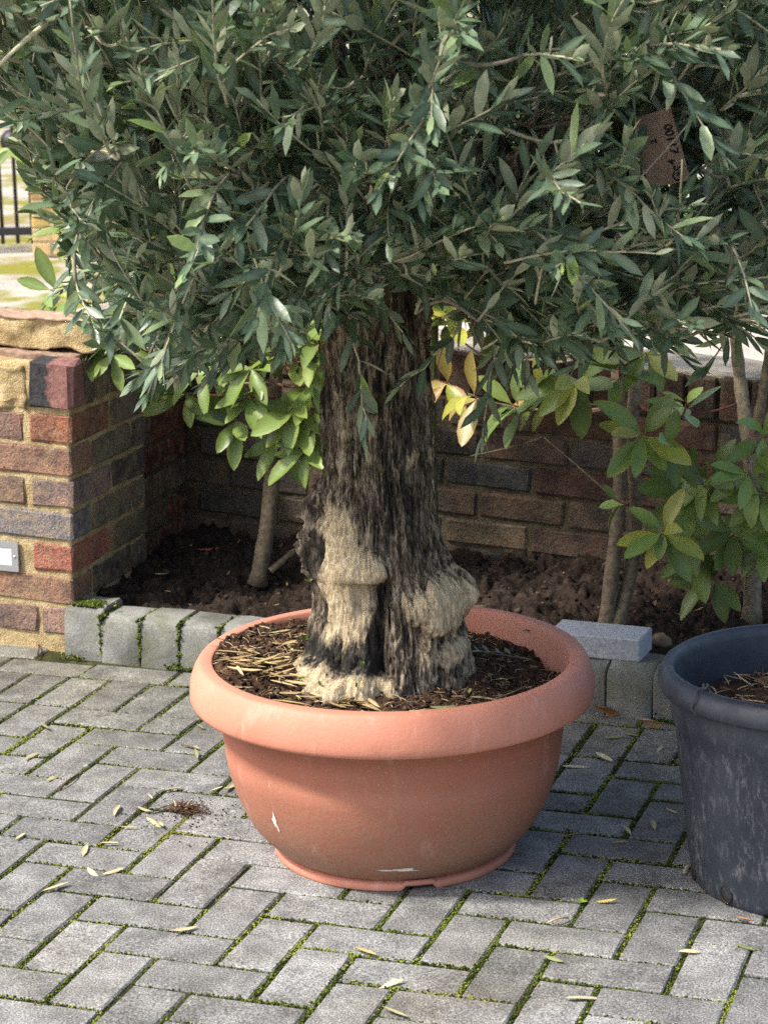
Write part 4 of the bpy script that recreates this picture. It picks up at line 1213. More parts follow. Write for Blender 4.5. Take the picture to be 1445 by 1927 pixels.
# ------------------------------------------------------------------ photinia shrubs in the bed
GREENS = [(0.085, 0.185, 0.035), (0.11, 0.23, 0.04), (0.15, 0.27, 0.055), (0.065, 0.14, 0.03), (0.18, 0.28, 0.06)]
YELL = [(0.38, 0.38, 0.05), (0.30, 0.34, 0.05), (0.44, 0.40, 0.08)]
REDS = [(0.40, 0.16, 0.07), (0.42, 0.27, 0.09)]
DKG = [(0.045, 0.10, 0.03), (0.06, 0.12, 0.03)]
def shrub(name_label, base, stems, whorls, pal, stem_mat, extra_twigs=()):
    root = empty('photinia_shrub', base)
    tag(root, name_label, 'shrub', 'photinia shrubs in the planting bed')
    B = np.array(base)
    allpts = []
    for pts, r0, r1 in stems:
        ctrl = np.array(pts); s = np.linspace(0, 1, len(ctrl)); k = 22; t = np.linspace(0, 1, k)
        pp = np.stack([np.interp(t, s, ctrl[:, c]) for c in range(3)], -1)
        for _ in range(2): pp[1:-1] = (pp[:-2] + 2 * pp[1:-1] + pp[2:]) / 4
        rad_ = np.linspace(r0, r1, k) * (1 + 0.05 * RNG.normal(0, 1, k)); rad_[0] *= 1.25
        V, F = tube(pp - B, rad_, 14)
        me = pymesh('stem', V, F, True, [stem_mat], attrs={'tint': np.full(len(V), RNG.uniform(0.2, 0.8))})
        link('stem', me, root); allpts.extend(pp[5:])
    AP = np.array(allpts)
    for (pos, axis, nlv, size, palette) in whorls:
        pos = np.array(pos, float); axis = np.array(axis, float); axis /= np.linalg.norm(axis)
        sc_ = np.linalg.norm(AP - pos, axis=1) + 0.6 * np.maximum(0, AP[:, 2] - pos[2] + 0.02)
        j = int(np.argmin(sc_)); p0 = AP[j]
        Ld = np.linalg.norm(pos - p0)
        m_ = pos - axis * 0.45 * Ld
        pts = bez(p0, m_, pos, 9)
        V, F = tube(pts - B, np.linspace(0.0042 if Ld > 0.15 else 0.003, 0.0018, 9), 6)
        br_ = link('branch', pymesh('branch', V, F, True, [M['redstalk'] if Ld < 0.25 else stem_mat], attrs={'tint': np.full(len(V), RNG.uniform(0.2, 0.8))}), root)
        a = np.cross(axis, (0.3, 0.1, 1.0)); a /= np.linalg.norm(a) + 1e-9; b = np.cross(axis, a)
        for q in range(nlv):
            phi = q * 2.4 + RNG.normal(0, 0.25); up = q / max(1, nlv)
            op = 1.35 - 0.75 * up + RNG.normal(0, 0.15)
            d = axis * math.cos(op) + (a * math.cos(phi) + b * math.sin(phi)) * math.sin(op) + np.array([0, 0, -0.45])
            o_ = pos - axis * (1 - up) * 0.03
            R_ = frames(d[None], (axis * 0.9 + np.array([0, 0, 0.7]) + HC * 0.35 + RNG.normal(0, 0.25, 3))[None])[0]
            s_ = size * RNG.uniform(0.8, 1.25)
            me = PHV[RNG.integers(0, len(PHV))]
            mw = Matrix(((R_[0, 0] * s_, R_[0, 1] * s_, R_[0, 2] * s_, o_[0] - B[0]), (R_[1, 0] * s_, R_[1, 1] * s_, R_[1, 2] * s_, o_[1] - B[1]), (R_[2, 0] * s_, R_[2, 1] * s_, R_[2, 2] * s_, o_[2] - B[2]), (0, 0, 0, 1)))
            lo = link('leaf', me, br_, mw=mw)
            c_ = palette[RNG.integers(0, len(palette))]; k_ = RNG.uniform(0.8, 1.2)
            lo.color = (c_[0] * k_, c_[1] * k_, c_[2] * k_, 1)
    for pts in extra_twigs:
        ctrl = np.array(pts)
        pp = bez(ctrl[0], ctrl[1], ctrl[2], 10)
        V, F = tube(pp - B, np.linspace(0.003, 0.0012, 10), 6)
        link('branch', pymesh('branch', V, F, True, [stem_mat], attrs={'tint': np.full(len(V), 0.6)}), root)
    return root
def W(px, py, Y, ax=(0, -0.5, 0.8), n=7, size=0.1, pal=GREENS): return (on_y(px, py, Y), ax, n, size, pal)
def fillers(x0, x1, y0, y1, z0, z1, n, pal):
    r = []
    for _ in range(n):
        r.append(((RNG.uniform(x0, x1), RNG.uniform(y0, y1), RNG.uniform(z0, z1)), (RNG.normal(0, 0.5), -0.3 + RNG.normal(0, 0.4), 0.9), int(RNG.integers(5, 9)), 0.095, pal))
    return r
L_ = (-0.6, -0.5, 0.4); R_x = (0.7, -0.5, 0.35); D_ = (0, -0.7, 0.15); U_ = (0, -0.3, 1)
b1 = (-0.354, 1.711, 0.095)
shrub('photinia shrub with one straight stem and glossy green leaves near the brick pier', b1,
      [([b1, on_y(505, 980, 1.72), on_y(515, 850, 1.74), on_y(520, 700, 1.76), on_y(530, 520, 1.80)], 0.021, 0.013),
       ([on_y(508, 1075, 1.715), on_y(550, 1040, 1.76), on_y(585, 1010, 1.82)], 0.009, 0.006)],
      [W(380, 690, 1.62, L_), W(345, 740, 1.66, D_, 6), W(470, 745, 1.60, D_, 8), W(548, 660, 1.58, U_, 9, 0.105), W(560, 770, 1.60, D_, 9), W(590, 720, 1.64, R_x, 7),
       W(500, 640, 1.66, U_, 7), W(430, 650, 1.64, L_, 7), W(575, 600, 1.7, U_, 7), W(300, 690, 1.66, L_, 6), W(600, 640, 1.6, U_, 8), W(570, 850, 1.62, D_, 6), W(520, 590, 1.6, U_, 8), W(440, 790, 1.64, D_, 6), W(600, 790, 1.66, D_, 7), W(470, 690, 1.58, D_, 8), W(525, 830, 1.68, D_, 6, 0.09)] + fillers(-0.6, 0.1, 1.65, 1.95, 0.72, 1.3, 24, GREENS + YELL),
      GREENS, M['stem'])
b5 = (-0.80, 2.62, -0.03)
shrub('photinia shrub rooted behind the brick pier, its leaf rosettes spilling over the coping', b5,
      [([b5, (-0.80, 2.4, 0.5), (-0.78, 2.0, 0.85), (-0.76, 1.9, 1.1)], 0.014, 0.008)],
      [W(172, 645, 1.50, (-0.3, -0.7, 0.5), 7, 0.085), W(210, 665, 1.48, (0.3, -0.7, 0.3), 6, 0.08), W(130, 560, 1.7, L_, 7, 0.09, GREENS + YELL), W(140, 430, 2.0, U_, 7, 0.1, YELL + GREENS), W(20, 275, 2.3, D_, 5, 0.11, GREENS),
       W(95, 545, 1.75, L_, 6, 0.1), W(255, 590, 1.6, U_, 7), W(240, 480, 1.9, U_, 7, 0.1, YELL + GREENS), W(300, 450, 1.95, U_, 7, 0.1, YELL), W(200, 330, 2.1, U_, 6, 0.1, YELL + GREENS), W(30, 90, 2.4, U_, 7, 0.11, YELL)] + fillers(-1.1, -0.4, 1.9, 2.5, 0.85, 1.5, 14, GREENS + YELL),
      GREENS, M['stem'])
b2 = (0.535, 1.56, 0.09)
shrub('photinia shrub with two stems joined at the foot behind the loose concrete block', b2,
      [([b2, on_y(1150, 1090, 1.57), on_y(1166, 960, 1.59), on_y(1166, 820, 1.62), on_y(1160, 660, 1.66), on_y(1150, 480, 1.72)], 0.0185, 0.012),
       ([(0.555, 1.56, 0.085), on_y(1185, 1090, 1.60), on_y(1200, 980, 1.63), on_y(1188, 820, 1.66), on_y(1200, 640, 1.72), on_y(1230, 480, 1.80)], 0.017, 0.011)],
      [W(1020, 735, 1.52, L_, 8, 0.105, GREENS + YELL + REDS[:1]), W(960, 760, 1.50, L_, 7, 0.1, GREENS + REDS), W(880, 740, 1.58, L_, 5, 0.1, YELL + REDS), W(1085, 715, 1.46, D_, 8, 0.12, GREENS[2:] + YELL[:1]),
       W(1165, 690, 1.50, U_, 8, 0.1, GREENS + YELL), W(1215, 665, 1.48, D_, 6, 0.11, YELL + GREENS), W(1210, 815, 1.44, (0.2, -0.8, 0.4), 9, 0.105, YELL[1:] + GREENS[1:]), W(1265, 840, 1.50, R_x, 7, 0.11, DKG + GREENS),
       W(1248, 1000, 1.44, (0.1, -0.8, 0.4), 9, 0.1, GREENS + YELL), W(1155, 940, 1.46, L_, 3, 0.06, GREENS), W(1290, 920, 1.55, D_, 8, 0.11, DKG + GREENS), W(1290, 760, 1.6, U_, 4, 0.08, GREENS), W(850, 590, 1.75, U_, 7, 0.1, YELL)] + fillers(0.1, 0.7, 1.65, 2.0, 0.72, 1.3, 24, GREENS + YELL),
      GREENS, M['stem'], [(on_y(1165, 945, 1.5), on_y(1080, 870, 1.48), on_y(1022, 822, 1.46)), (on_y(1022, 822, 1.46), on_y(980, 840, 1.47), on_y(885, 858, 1.5))])
b3 = (0.833, 1.705, 0.09)
shrub('photinia shrub with a forked mossy stem and hanging dark leaves behind the black pot', b3,
      [([b3, on_y(1418, 1000, 1.71), on_y(1412, 850, 1.73), on_y(1395, 740, 1.76), on_y(1380, 600, 1.8)], 0.021, 0.013),
       ([on_y(1412, 850, 1.73), on_y(1432, 760, 1.75), on_y(1450, 640, 1.78)], 0.013, 0.009)],
      [W(1330, 900, 1.52, (-0.3, -0.8, 0.4), 8, 0.11, GREENS), W(1410, 890, 1.48, (0.1, -0.8, 0.4), 9, 0.105, GREENS[1:]), W(1380, 1000, 1.56, D_, 9, 0.11, DKG + GREENS), W(1300, 1040, 1.58, L_, 7, 0.1, DKG), W(1440, 1020, 1.55, D_, 8, 0.11, DKG + GREENS),
       W(1340, 1090, 1.6, D_, 6, 0.1, DKG), W(1445, 820, 1.55, R_x, 7, 0.1, GREENS), W(1290, 750, 1.66, U_, 4, 0.07, GREENS), W(1440, 930, 1.5, D_, 7, 0.1, GREENS + REDS[1:])] + fillers(0.6, 1.3, 1.7, 2.0, 0.66, 1.35, 24, GREENS + YELL),
      GREENS, M['stem'])
b4 = (0.037, 1.89, 0.1)
shrub('photinia shrub with a thin green stem close behind the olive trunk', b4,
      [([b4, on_y(816, 960, 1.88), on_y(812, 800, 1.87), on_y(818, 620, 1.86), on_y(826, 480, 1.86)], 0.011, 0.008)],
      [W(835, 590, 1.80, U_, 8, 0.1, YELL + GREENS), W(838, 720, 1.76, D_, 5, 0.09, YELL + REDS), W(870, 560, 1.82, R_x, 7, 0.1, YELL + GREENS)] + fillers(-0.2, 0.3, 1.75, 2.0, 0.8, 1.35, 10, GREENS + YELL),
      GREENS, M['greenstem'])

# ------------------------------------------------------------------ loose block, stone, black pot
lp = link('concrete_paver', chamfer_box(0.2, 0.1, 0.05, 0.003, 0.0004, 3, M['greypaver']))
q = on_z(1203, 1245, 0.112)
lp.matrix_world = Matrix.Translation((q[0] - 0.097, q[1] + 0.055, 0.1335)) @ Matrix.Rotation(-0.05, 4, 'Z')
tag(lp, 'clean loose grey concrete block lying on the kerb between the pots', 'block')
q = on_z(1237, 1205, 0.125)
V = IV * (1 + 0.3 * fbm(IV * 1.4, 3, 4)[:, None]) * np.array([0.026, 0.018, 0.015])
st = link('stone', fastmesh('stone', V, IF, True, [M['stone']])); st.location = (q[0], q[1] + 0.02, 0.12)
tag(st, 'brown lump of stone half sunk in soil next to the loose concrete block', 'stone')

BP = np.array([1.137, 0.516, 0.0])
bpot = empty('black_pot', BP)
tag(bpot, 'scuffed black plastic nursery pot with thick rolled rim', 'pot')
def facets(T, R, Z):
    g = np.abs(((T * 10 / (2 * math.pi)) % 1.0) - 0.5)
    ins = 0.0045 * sstep(0.42, 0.5, g) * sstep(0.285, 0.25, Z) * sstep(0.0, 0.03, Z)
    return R - ins, Z
V, F = lathe([(0.05, 0.012), (0.17, 0.012), (0.183, 0.0), (0.191, 0.0), (0.1955, 0.006), (0.1975, 0.02), (0.203, 0.06), (0.210, 0.12), (0.218, 0.19), (0.2245, 0.25), (0.2285, 0.284), (0.2335, 0.289), (0.236, 0.31), (0.238, 0.335), (0.2395, 0.347)], 240, 0.002, 8, facets)
bpb = link('body', fastmesh('body', V, F, True, [M['black']]), bpot)
rim_p = [(0.2395, 0.346), (0.246, 0.3405), (0.2525, 0.341), (0.2565, 0.347), (0.2572, 0.356), (0.2545, 0.367), (0.2485, 0.377), (0.2415, 0.3815), (0.2345, 0.3805), (0.230, 0.375), (0.2275, 0.362), (0.225, 0.33), (0.2205, 0.28), (0.214, 0.2), (0.205, 0.1)]
V, F = lathe(rim_p, 240, 0.0015, 9)
link('rim', fastmesh('rim', V, F, True, [M['black']]), bpot)
for ang in (math.radians(205), math.radians(237), math.radians(270)):
    V, F = lathe([(0.0002, 0.0), (0.011, 0.0), (0.0135, -0.002), (0.0135, 0.003), (0.012, 0.004), (0.011, 0.001)], 20)
    V = np.stack([V[:, 2], V[:, 0], V[:, 1] * 1.2], -1)
    o = link('drain_hole', fastmesh('drain_hole', V, F, True, [mat_plain('hole_rim', (0.03, 0.022, 0.018), 0.9)]), bpb, mw=Matrix.Translation((0.1965 * math.cos(ang), 0.1965 * math.sin(ang), 0.022)) @ Matrix.Rotation(ang, 4, 'Z'))
nr2, na2 = 50, 160
rr1b = np.linspace(0, 0.222, nr2); an2 = np.linspace(0, 6.2832, na2, endpoint=False)
AN2, RD2 = np.meshgrid(an2, rr1b, indexing='ij')
bx, by = RD2 * np.cos(AN2), RD2 * np.sin(AN2)
bz = 0.292 + 0.04 * np.exp(-(RD2 / 0.12) ** 2) + 0.01 * fbm(np.stack([bx * 18, by * 18, 0 * bx + 3], -1), 4, 7)
bsoil = link('potting_soil', fastmesh('black_pot_soil', np.stack([bx, by, bz], -1).reshape(-1, 3), grid_faces(na2, nr2, True), True, [M['potsoil']])); bsoil.location = BP
tag(bsoil, 'brown bark compost low inside the black plastic pot', 'soil', kind='stuff')
fs = Soup()
for i in range(420):
    r_ = 0.21 * math.sqrt(random.random()); a_ = random.uniform(0, 6.283)
    fibre_strand(r_ * math.cos(a_), r_ * math.sin(a_), 0.297 + 0.04 * math.exp(-(r_ / 0.12) ** 2), random.uniform(0.012, 0.05), random.uniform(0.0008, 0.0018), random.uniform(0, 6.28), random.uniform(-0.1, 0.4), random.uniform(-0.2, 0.2), random.random() ** 1.3, fs)
o = link('bark_chips', fs.mesh('bark_chips', M['fibre']), bsoil); tag(o, kind='stuff')
# twine knotted round the rim
tw_ang = math.atan2(on_z(1365, 1290, 0.38)[1] - BP[1], on_z(1365, 1290, 0.38)[0] - BP[0])
loop = [(0.2385 + 0.0215 * math.cos(t), 0.361 + 0.024 * math.sin(t)) for t in np.linspace(0, 6.283, 26)]
ca, sa = math.cos(tw_ang), math.sin(tw_ang)
tws = Soup()
V, F = tube([(r_ * ca - 0.003 * math.sin(i) * sa, r_ * sa + 0.003 * math.sin(i) * ca, z_) for i, (r_, z_) in enumerate(loop)], 0.0017, 6); tws.add(V, F)
for (ang2, L2, zz2) in ((0.55, 0.12, 0.375), (-0.9, 0.10, 0.36)):
    p0 = np.array([0.232 * ca, 0.232 * sa, 0.386]); d = np.array([-ca * math.cos(ang2) + sa * math.sin(ang2), -sa * math.cos(ang2) - ca * math.sin(ang2), 0])
    V, F = tube(bez(p0, p0 + d * L2 * 0.5 + np.array([0, 0, -0.05]), p0 + d * L2 + np.array([0, 0, -0.055]), 12), 0.0014, 6); tws.add(V, F)
V, F = tube([(0.233 * ca + 0.004 * math.cos(t), 0.233 * sa + 0.004 * math.sin(t), 0.386 + 0.0035 * math.sin(2.3 * t)) for t in np.linspace(0, 9, 30)], 0.0018, 6); tws.add(V, F)
twn = link('twine', tws.mesh('twine', M['twine'])); twn.location = BP
tag(twn, 'grey twine knotted over the rim of the black plastic pot', 'twine')

# ------------------------------------------------------------------ price card in the crown
tagc = CAM + ray(1243, 278) * (3.52 / (ray(1243, 278) @ CF))
card = empty('price_tag')
fx_ = -CF; up_ = np.array([0, 0, 1.0]) - fx_ * fx_[2]; up_ /= np.linalg.norm(up_)
rt_ = np.cross(up_, fx_)
rl = 0.20
u2 = up_ * math.cos(rl) + rt_ * math.sin(-rl) * -1 * -1; u2 = up_ * math.cos(rl) - rt_ * math.sin(rl); r2 = np.cross(u2, fx_)
yw = 0.5
r3 = r2 * math.cos(yw) + fx_ * math.sin(yw); f3 = np.cross(r3, u2)
card.matrix_world = Matrix(((r3[0], u2[0], f3[0], tagc[0]), (r3[1], u2[1], f3[1], tagc[1]), (r3[2], u2[2], f3[2], tagc[2]), (0, 0, 0, 1)))
tag(card, 'brown card tag with a handwritten price hanging in the olive crown', 'tag')
V, F = [(-0.034, -0.055, -0.0008), (0.036, -0.060, -0.0008), (0.030, 0.058, -0.0008), (-0.030, 0.055, -0.0008), (-0.034, -0.055, 0.0), (0.036, -0.060, 0.0), (0.030, 0.058, 0.0), (-0.030, 0.055, 0.0)], [(3, 2, 1, 0), (4, 5, 6, 7), (0, 1, 5, 4), (1, 2, 6, 5), (2, 3, 7, 6), (3, 0, 4, 7)]
link('card', pymesh('card', V, F, mats=[M['card']]), card)
def handwriting(txt, size, x, y, rot):
    cu = bpy.data.curves.new('handwriting', 'FONT'); cu.body = txt; cu.size = size; cu.extrude = 0.0002; cu.shear = 0.12; cu.offset = 0.0004
    cu.align_x = 'CENTER'; cu.align_y = 'CENTER'
    cu.materials.append(M['ink'])
    tmp = bpy.data.objects.new('tmp', cu); col.objects.link(tmp)
    bpy.context.view_layer.update()
    me = bpy.data.meshes.new_from_object(tmp.evaluated_get(bpy.context.evaluated_depsgraph_get()))
    bpy.data.objects.remove(tmp)
    o = link('handwriting', me, card)
    o.matrix_local = Matrix.Translation((x, y, 0.0007)) @ Matrix.Rotation(rot, 4, 'Z')
    return o
handwriting('\u00a31100', 0.019, 0.021, 0.008, math.radians(92))
handwriting('4', 0.017, 0.013, -0.026, math.radians(88))
handwriting('GS', 0.02, 0.018, -0.046, math.radians(70))
handwriting('2', 0.014, -0.008, 0.012, math.radians(95))

# ------------------------------------------------------------------ fallen leaves
PALE = [(0.50, 0.46, 0.31), (0.56, 0.53, 0.39), (0.42, 0.40, 0.25), (0.36, 0.36, 0.22)]
def fallen(px, py, L=0.05, colr=None, label='pale dry olive leaf lying on the grey block paving', group='fallen olive leaves on the paving', ang=None, zg=0.0, P=None, roll=0.0, cat='leaf', lib=None):
    p = on_z(px, py, zg) if P is None else P
    lib = lib or DLV
    me = lib[RNG.integers(0, len(lib))]
    o = link('fallen_leaf', me)
    a = RNG.uniform(0, 6.28) if ang is None else ang
    c_, s_ = math.cos(a), math.sin(a)
    flip = math.pi if RNG.uniform() < 0.3 else 0
    o.matrix_world = Matrix.Translation((p[0] - s_ * 0 - c_ * L / 2, p[1] - s_ * L / 2, p[2] + 0.0045)) @ Matrix.Rotation(a - math.pi / 2, 4, 'Z') @ Matrix.Rotation(flip + roll + RNG.normal(0, 0.25), 4, 'Y') @ Matrix.Scale(L, 4)
    k = RNG.uniform(0.85, 1.12)
    c3 = colr or PALE[RNG.integers(0, len(PALE))]
    o.color = (c3[0] * k, c3[1] * k, c3[2] * k, 1)
    tag(o, label, cat, group)
    return o
for px, py in [(85, 1369), (272, 1527), (302, 1527), (290, 1550), (303, 1557), (240, 1560), (280, 1502), (202, 1592), (160, 1605), (175, 1647), (212, 1645), (107, 1675), (38, 1580), (357, 1410), (408, 1490), (433, 1488), (345, 1757),
               (1075, 1577), (1180, 1567), (1292, 1640), (1297, 1797), (737, 1855), (742, 1912), (1085, 1445), (1137, 1430), (1242, 1413), (1262, 1435), (1265, 1530), (1230, 1557), (60, 1425), (325, 1490), (220, 1530)]:
    fallen(px, py, RNG.uniform(0.036, 0.056))
fallen(1102, 1880, 0.066, (0.58, 0.56, 0.44), 'large cream olive leaf lying alone on the block paving', None, 0.5)
fallen(100, 1467, 0.046, (0.5, 0.5, 0.26), 'broad pale green crumpled leaf on paving beside a curled dry twig', None)
fallen(1142, 1702, 0.036, (0.62, 0.50, 0.10), 'small bright yellow leaf flat on the block paving', None, 0.35)
fallen(687, 1797, 0.045, (0.58, 0.44, 0.13), 'slim yellow-brown leaf on a mossy joint before the terracotta pot', None, 2.9)
fallen(1402, 1737, 0.038, (0.40, 0.15, 0.06), 'orange-brown leaf at the foot of the black pot', None)
fallen(1167, 1590, 0.034, (0.22, 0.23, 0.12), 'dull green leaf on paving between the two pots', None, 0.6)
G_G = 'green olive leaves fallen on the paving'
for px, py in [(1402, 1787), (1042, 1810), (1190, 1385), (377, 1371), (1155, 1390), (370, 1425)]:
    fallen(px, py, RNG.uniform(0.035, 0.05), (0.14, 0.20, 0.09), 'dusty green olive leaf lying on the block paving', G_G)
# big curled leaves by the kerb
def curled(px, py, L, colr, label, ang):
    me = leaf_mesh('curled_leaf', 1.0, 0.34, 0.55, 0.35, 0.5, (0.0, 0.1, 0.3, 0.5, 0.7, 0.88, 1.0), M['dead'], M['dead'], ph_shape, 0.006, 5)
    o = link('fallen_leaf', me); p = on_z(px, py, 0)
    o.matrix_world = Matrix.Translation((p[0] - L / 2 * math.cos(ang), p[1] - L / 2 * math.sin(ang), 0.012)) @ Matrix.Rotation(ang - math.pi / 2, 4, 'Z') @ Matrix.Rotation(2.7, 4, 'Y') @ Matrix.Scale(L, 4)
    o.location.z = 0.022; o.color = (*colr, 1); tag(o, label, 'leaf')
curled(1222, 1372, 0.055, (0.55, 0.36, 0.24), 'curled buff-brown dead leaf on paving against the kerb', 0.3)
curled(1140, 1348, 0.055, (0.23, 0.07, 0.03), 'dark rust-red curled leaf at the kerb foot near the terracotta pot', 0.1)
# dead leaves in the bed
BEDG = 'dead leaves on the bed soil'
def bedleaf(px, py, L, c_, label, g=None, ang=None):
    p = on_z(px, py, 0.112); p[2] = bed_z(p[0], p[1]) + 0.008
    fallen(0, 0, L, c_, label, g, ang, P=p)
bedleaf(392, 1036, 0.055, (0.42, 0.025, 0.04), 'crimson fallen leaf on the dark bed soil near the pier', None, 0.3)
bedleaf(305, 1084, 0.045, (0.42, 0.34, 0.20), 'buff curled leaf on bed soil beside the kerb near the pier', None, -0.2)
bedleaf(935, 1066, 0.035, (0.28, 0.30, 0.12), 'yellow-green leaf on bed soil under the dark wall behind the olive', None)
bedleaf(360, 1025, 0.04, (0.28, 0.18, 0.10), 'tan strip of dead leaf beside the crimson leaf', None, 1.9)
for px, py in [(315, 1105), (300, 1062), (450, 1020), (1232, 1142), (1276, 1145), (1315, 1140), (1210, 1250), (1330, 1170), (540, 1085), (430, 1075), (520, 1125), (1060, 1090), (1000, 1060)]:
    bedleaf(px, py, RNG.uniform(0.018, 0.034), [(0.3, 0.13, 0.06), (0.3, 0.22, 0.13), (0.24, 0.16, 0.09)][RNG.integers(0, 3)], 'small brown dead leaf on the dark bed soil', BEDG)
# straw and leaves on the compost
def potleaf(px, py, L, c_, label, g, ang=None, lift=0.004, lib=None):
    a, h, zg = ah(px, py)
    p = PC0 + RT * a + HC * h; p[2] = zg + lift
    fallen(0, 0, L, c_, label, g, ang, P=p, lib=lib)
RA = math.atan2(RT[1], RT[0])
SG = 'dry straw leaves on the compost in the terracotta pot'
for i in range(62):
    t = random.random()
    px = 420 + 330 * t + random.gauss(0, 22); py = 1248 + 98 * t ** 0.75 + random.gauss(0, 11)
    a, h, zg = ah(px, py)
    if math.hypot(a, h) > 0.30: continue
    potleaf(px, py, random.uniform(0.035, 0.085), random.choice([(0.36, 0.24, 0.13), (0.28, 0.17, 0.09), (0.46, 0.35, 0.21), (0.22, 0.13, 0.07)]), 'dry straw-coloured leaf blade on the compost in the terracotta pot', SG, RA - 0.5 + random.gauss(0, 0.6), 0.005, STW)
FG = 'pale leaf flakes on the compost left of the trunk'
for i in range(48):
    px, py = random.uniform(430, 590), random.uniform(1140, 1290)
    a, h, zg = ah(px, py)
    if math.hypot(a, h) > 0.30 or math.hypot(a, h) < 0.15: continue
    potleaf(px, py, random.uniform(0.012, 0.034), random.choice([(0.55, 0.47, 0.28), (0.48, 0.36, 0.19), (0.40, 0.23, 0.14), (0.5, 0.5, 0.25)]), 'small pale dry leaf flake on the compost left of the trunk', FG)
for (px, py, L, c_, lab, an_) in [(1000, 1218, 0.045, (0.5, 0.5, 0.36), 'pale leaf crossing a green one on compost right of the trunk', RA + 0.9), (1010, 1198, 0.055, (0.08, 0.13, 0.05), 'dark green leaf on compost beside the inner pot wall', RA - 0.1), (1030, 1218, 0.04, (0.5, 0.52, 0.40), 'silvery leaf on compost close to the inner pot wall', RA + 0.2),
                                  (968, 1211, 0.03, (0.45, 0.45, 0.12), 'yellow-green leaf on compost right of the trunk', RA - 0.6), (1035, 1247, 0.025, (0.4, 0.4, 0.22), 'small olive-yellow flake low on the compost at right', None), (884, 1310, 0.03, (0.62, 0.50, 0.08), 'upright bright yellow leaf at the front of the compost', RA + 1.4),
                                  (885, 1165, 0.03, (0.55, 0.48, 0.28), 'cream leaf on compost by the back rim', RA), (900, 1150, 0.03, (0.55, 0.45, 0.22), 'straw leaf on compost at the back rim of the pot', RA), (835, 1334, 0.045, (0.12, 0.17, 0.07), 'green leaf against the front rim of the terracotta pot', RA), (912, 1325, 0.05, (0.42, 0.40, 0.22), 'pale olive leaf lying along the front rim', RA)]:
    potleaf(px, py, L, c_, lab, None, an_, 0.007)
# broken olive sprig on the compost
a0, h0, z0_ = ah(925, 1240)
sp = empty('olive_sprig', PC0 + RT * a0 + HC * h0 + np.array([0, 0, z0_ + 0.006]))
tag(sp, 'broken olive sprig with small leaves lying on the compost right of the trunk', 'sprig')
dsp = RT * 0.86 - HC * -0.35; dsp /= np.linalg.norm(dsp)
pts = [(-dsp * 0.045), np.array([0, 0, 0.006]), dsp * 0.075]
V, F = tube(bez(*pts, 9), np.linspace(0.0011, 0.0016, 9), 5)
link('stalk', pymesh('stalk', V, F, True, [M['twig']], attrs={'tint': np.full(len(V), 0.7)}), sp)
for q in range(9):
    t = q / 9; p = -dsp * 0.045 + dsp * 0.09 * t + np.array([0, 0, 0.006])
    d = -dsp * 0.8 + np.cross(dsp, (0, 0, 1)) * (1 if q % 2 else -1) * 0.8 + np.array([0, 0, 0.25])
    R_ = frames(d[None], np.array([[0.1, 0.1, 1.0]]))[0]; s_ = 0.026 * RNG.uniform(0.7, 1.2)
    link('leaf', OLV[q], sp, mw=Matrix(((R_[0, 0] * s_, R_[0, 1] * s_, R_[0, 2] * s_, p[0]), (R_[1, 0] * s_, R_[1, 1] * s_, R_[1, 2] * s_, p[1]), (R_[2, 0] * s_, R_[2, 1] * s_, R_[2, 2] * s_, p[2]), (0, 0, 0, 1))))
# twigs on the compost
def pot_stick(pxs, r, lab, tint):
    P_ = []
    for (px, py, lift) in pxs:
        a, h, zg = ah(px, py); P_.append(PC0 + RT * a + HC * h + np.array([0, 0, zg + lift]))
    P_ = np.array(P_); b_ = P_[0].copy()
    V, F = tube(bez(P_[0], P_[1], P_[2], 9) - b_, np.linspace(r, r * 0.6, 9), 6)
    o = link('twig', pymesh('twig', V, F, True, [M['fibre']], attrs={'tint': np.full(len(V), tint)})); o.location = b_
    tag(o, lab, 'twig')
pot_stick([(695, 1268, 0.012), (735, 1300, 0.01), (780, 1340, 0.006)], 0.0016, 'thin pale stalk leaning from the trunk burl to the front rim', 0.93)
pot_stick([(770, 1343, 0.006), (900, 1342, 0.008), (985, 1306, 0.012)], 0.0020, 'pale twig lying along the inside of the front rim', 0.9)
pot_stick([(693, 1320, 0.0), (694, 1335, 0.012), (695, 1345, 0.002)], 0.0022, 'short pale stub standing upright by the front rim', 0.95)
# crumbs of soil and roots dropped on the paving
q = on_z(348, 1530)
dr = Soup()
for i in range(170):
    a_ = random.uniform(0, 6.28); r_ = abs(random.gauss(0, 0.019))
    fibre_strand(r_ * math.cos(a_) * 1.25, r_ * math.sin(a_) * 0.8, random.uniform(0.001, 0.012) * math.exp(-r_ * 30), random.uniform(0.008, 0.026), random.uniform(0.0005, 0.0012), random.uniform(0, 6.28), random.uniform(-0.2, 0.6), random.uniform(-0.4, 0.4), random.uniform(0.0, 0.35), dr)
clump = link('soil_clump', dr.mesh('soil_clump', M['fibre'])); clump.location = (q[0], q[1], 0.002)
tag(clump, 'small clump of brown root fibres and soil dropped on the paving', 'soil clump')
cn = 260
cpx = np.array(q[:2]) + RNG.normal(0, 1, (cn, 2)) * np.array([0.05, 0.05])
o = blobs('loose_crumbs', np.c_[cpx - q[:2], np.full(cn, 0.001)], RNG.uniform(0.0006, 0.0028, cn), (1, 1, 0.7), RNG.uniform(0.05, 0.8, cn), M['crumb'], clump)
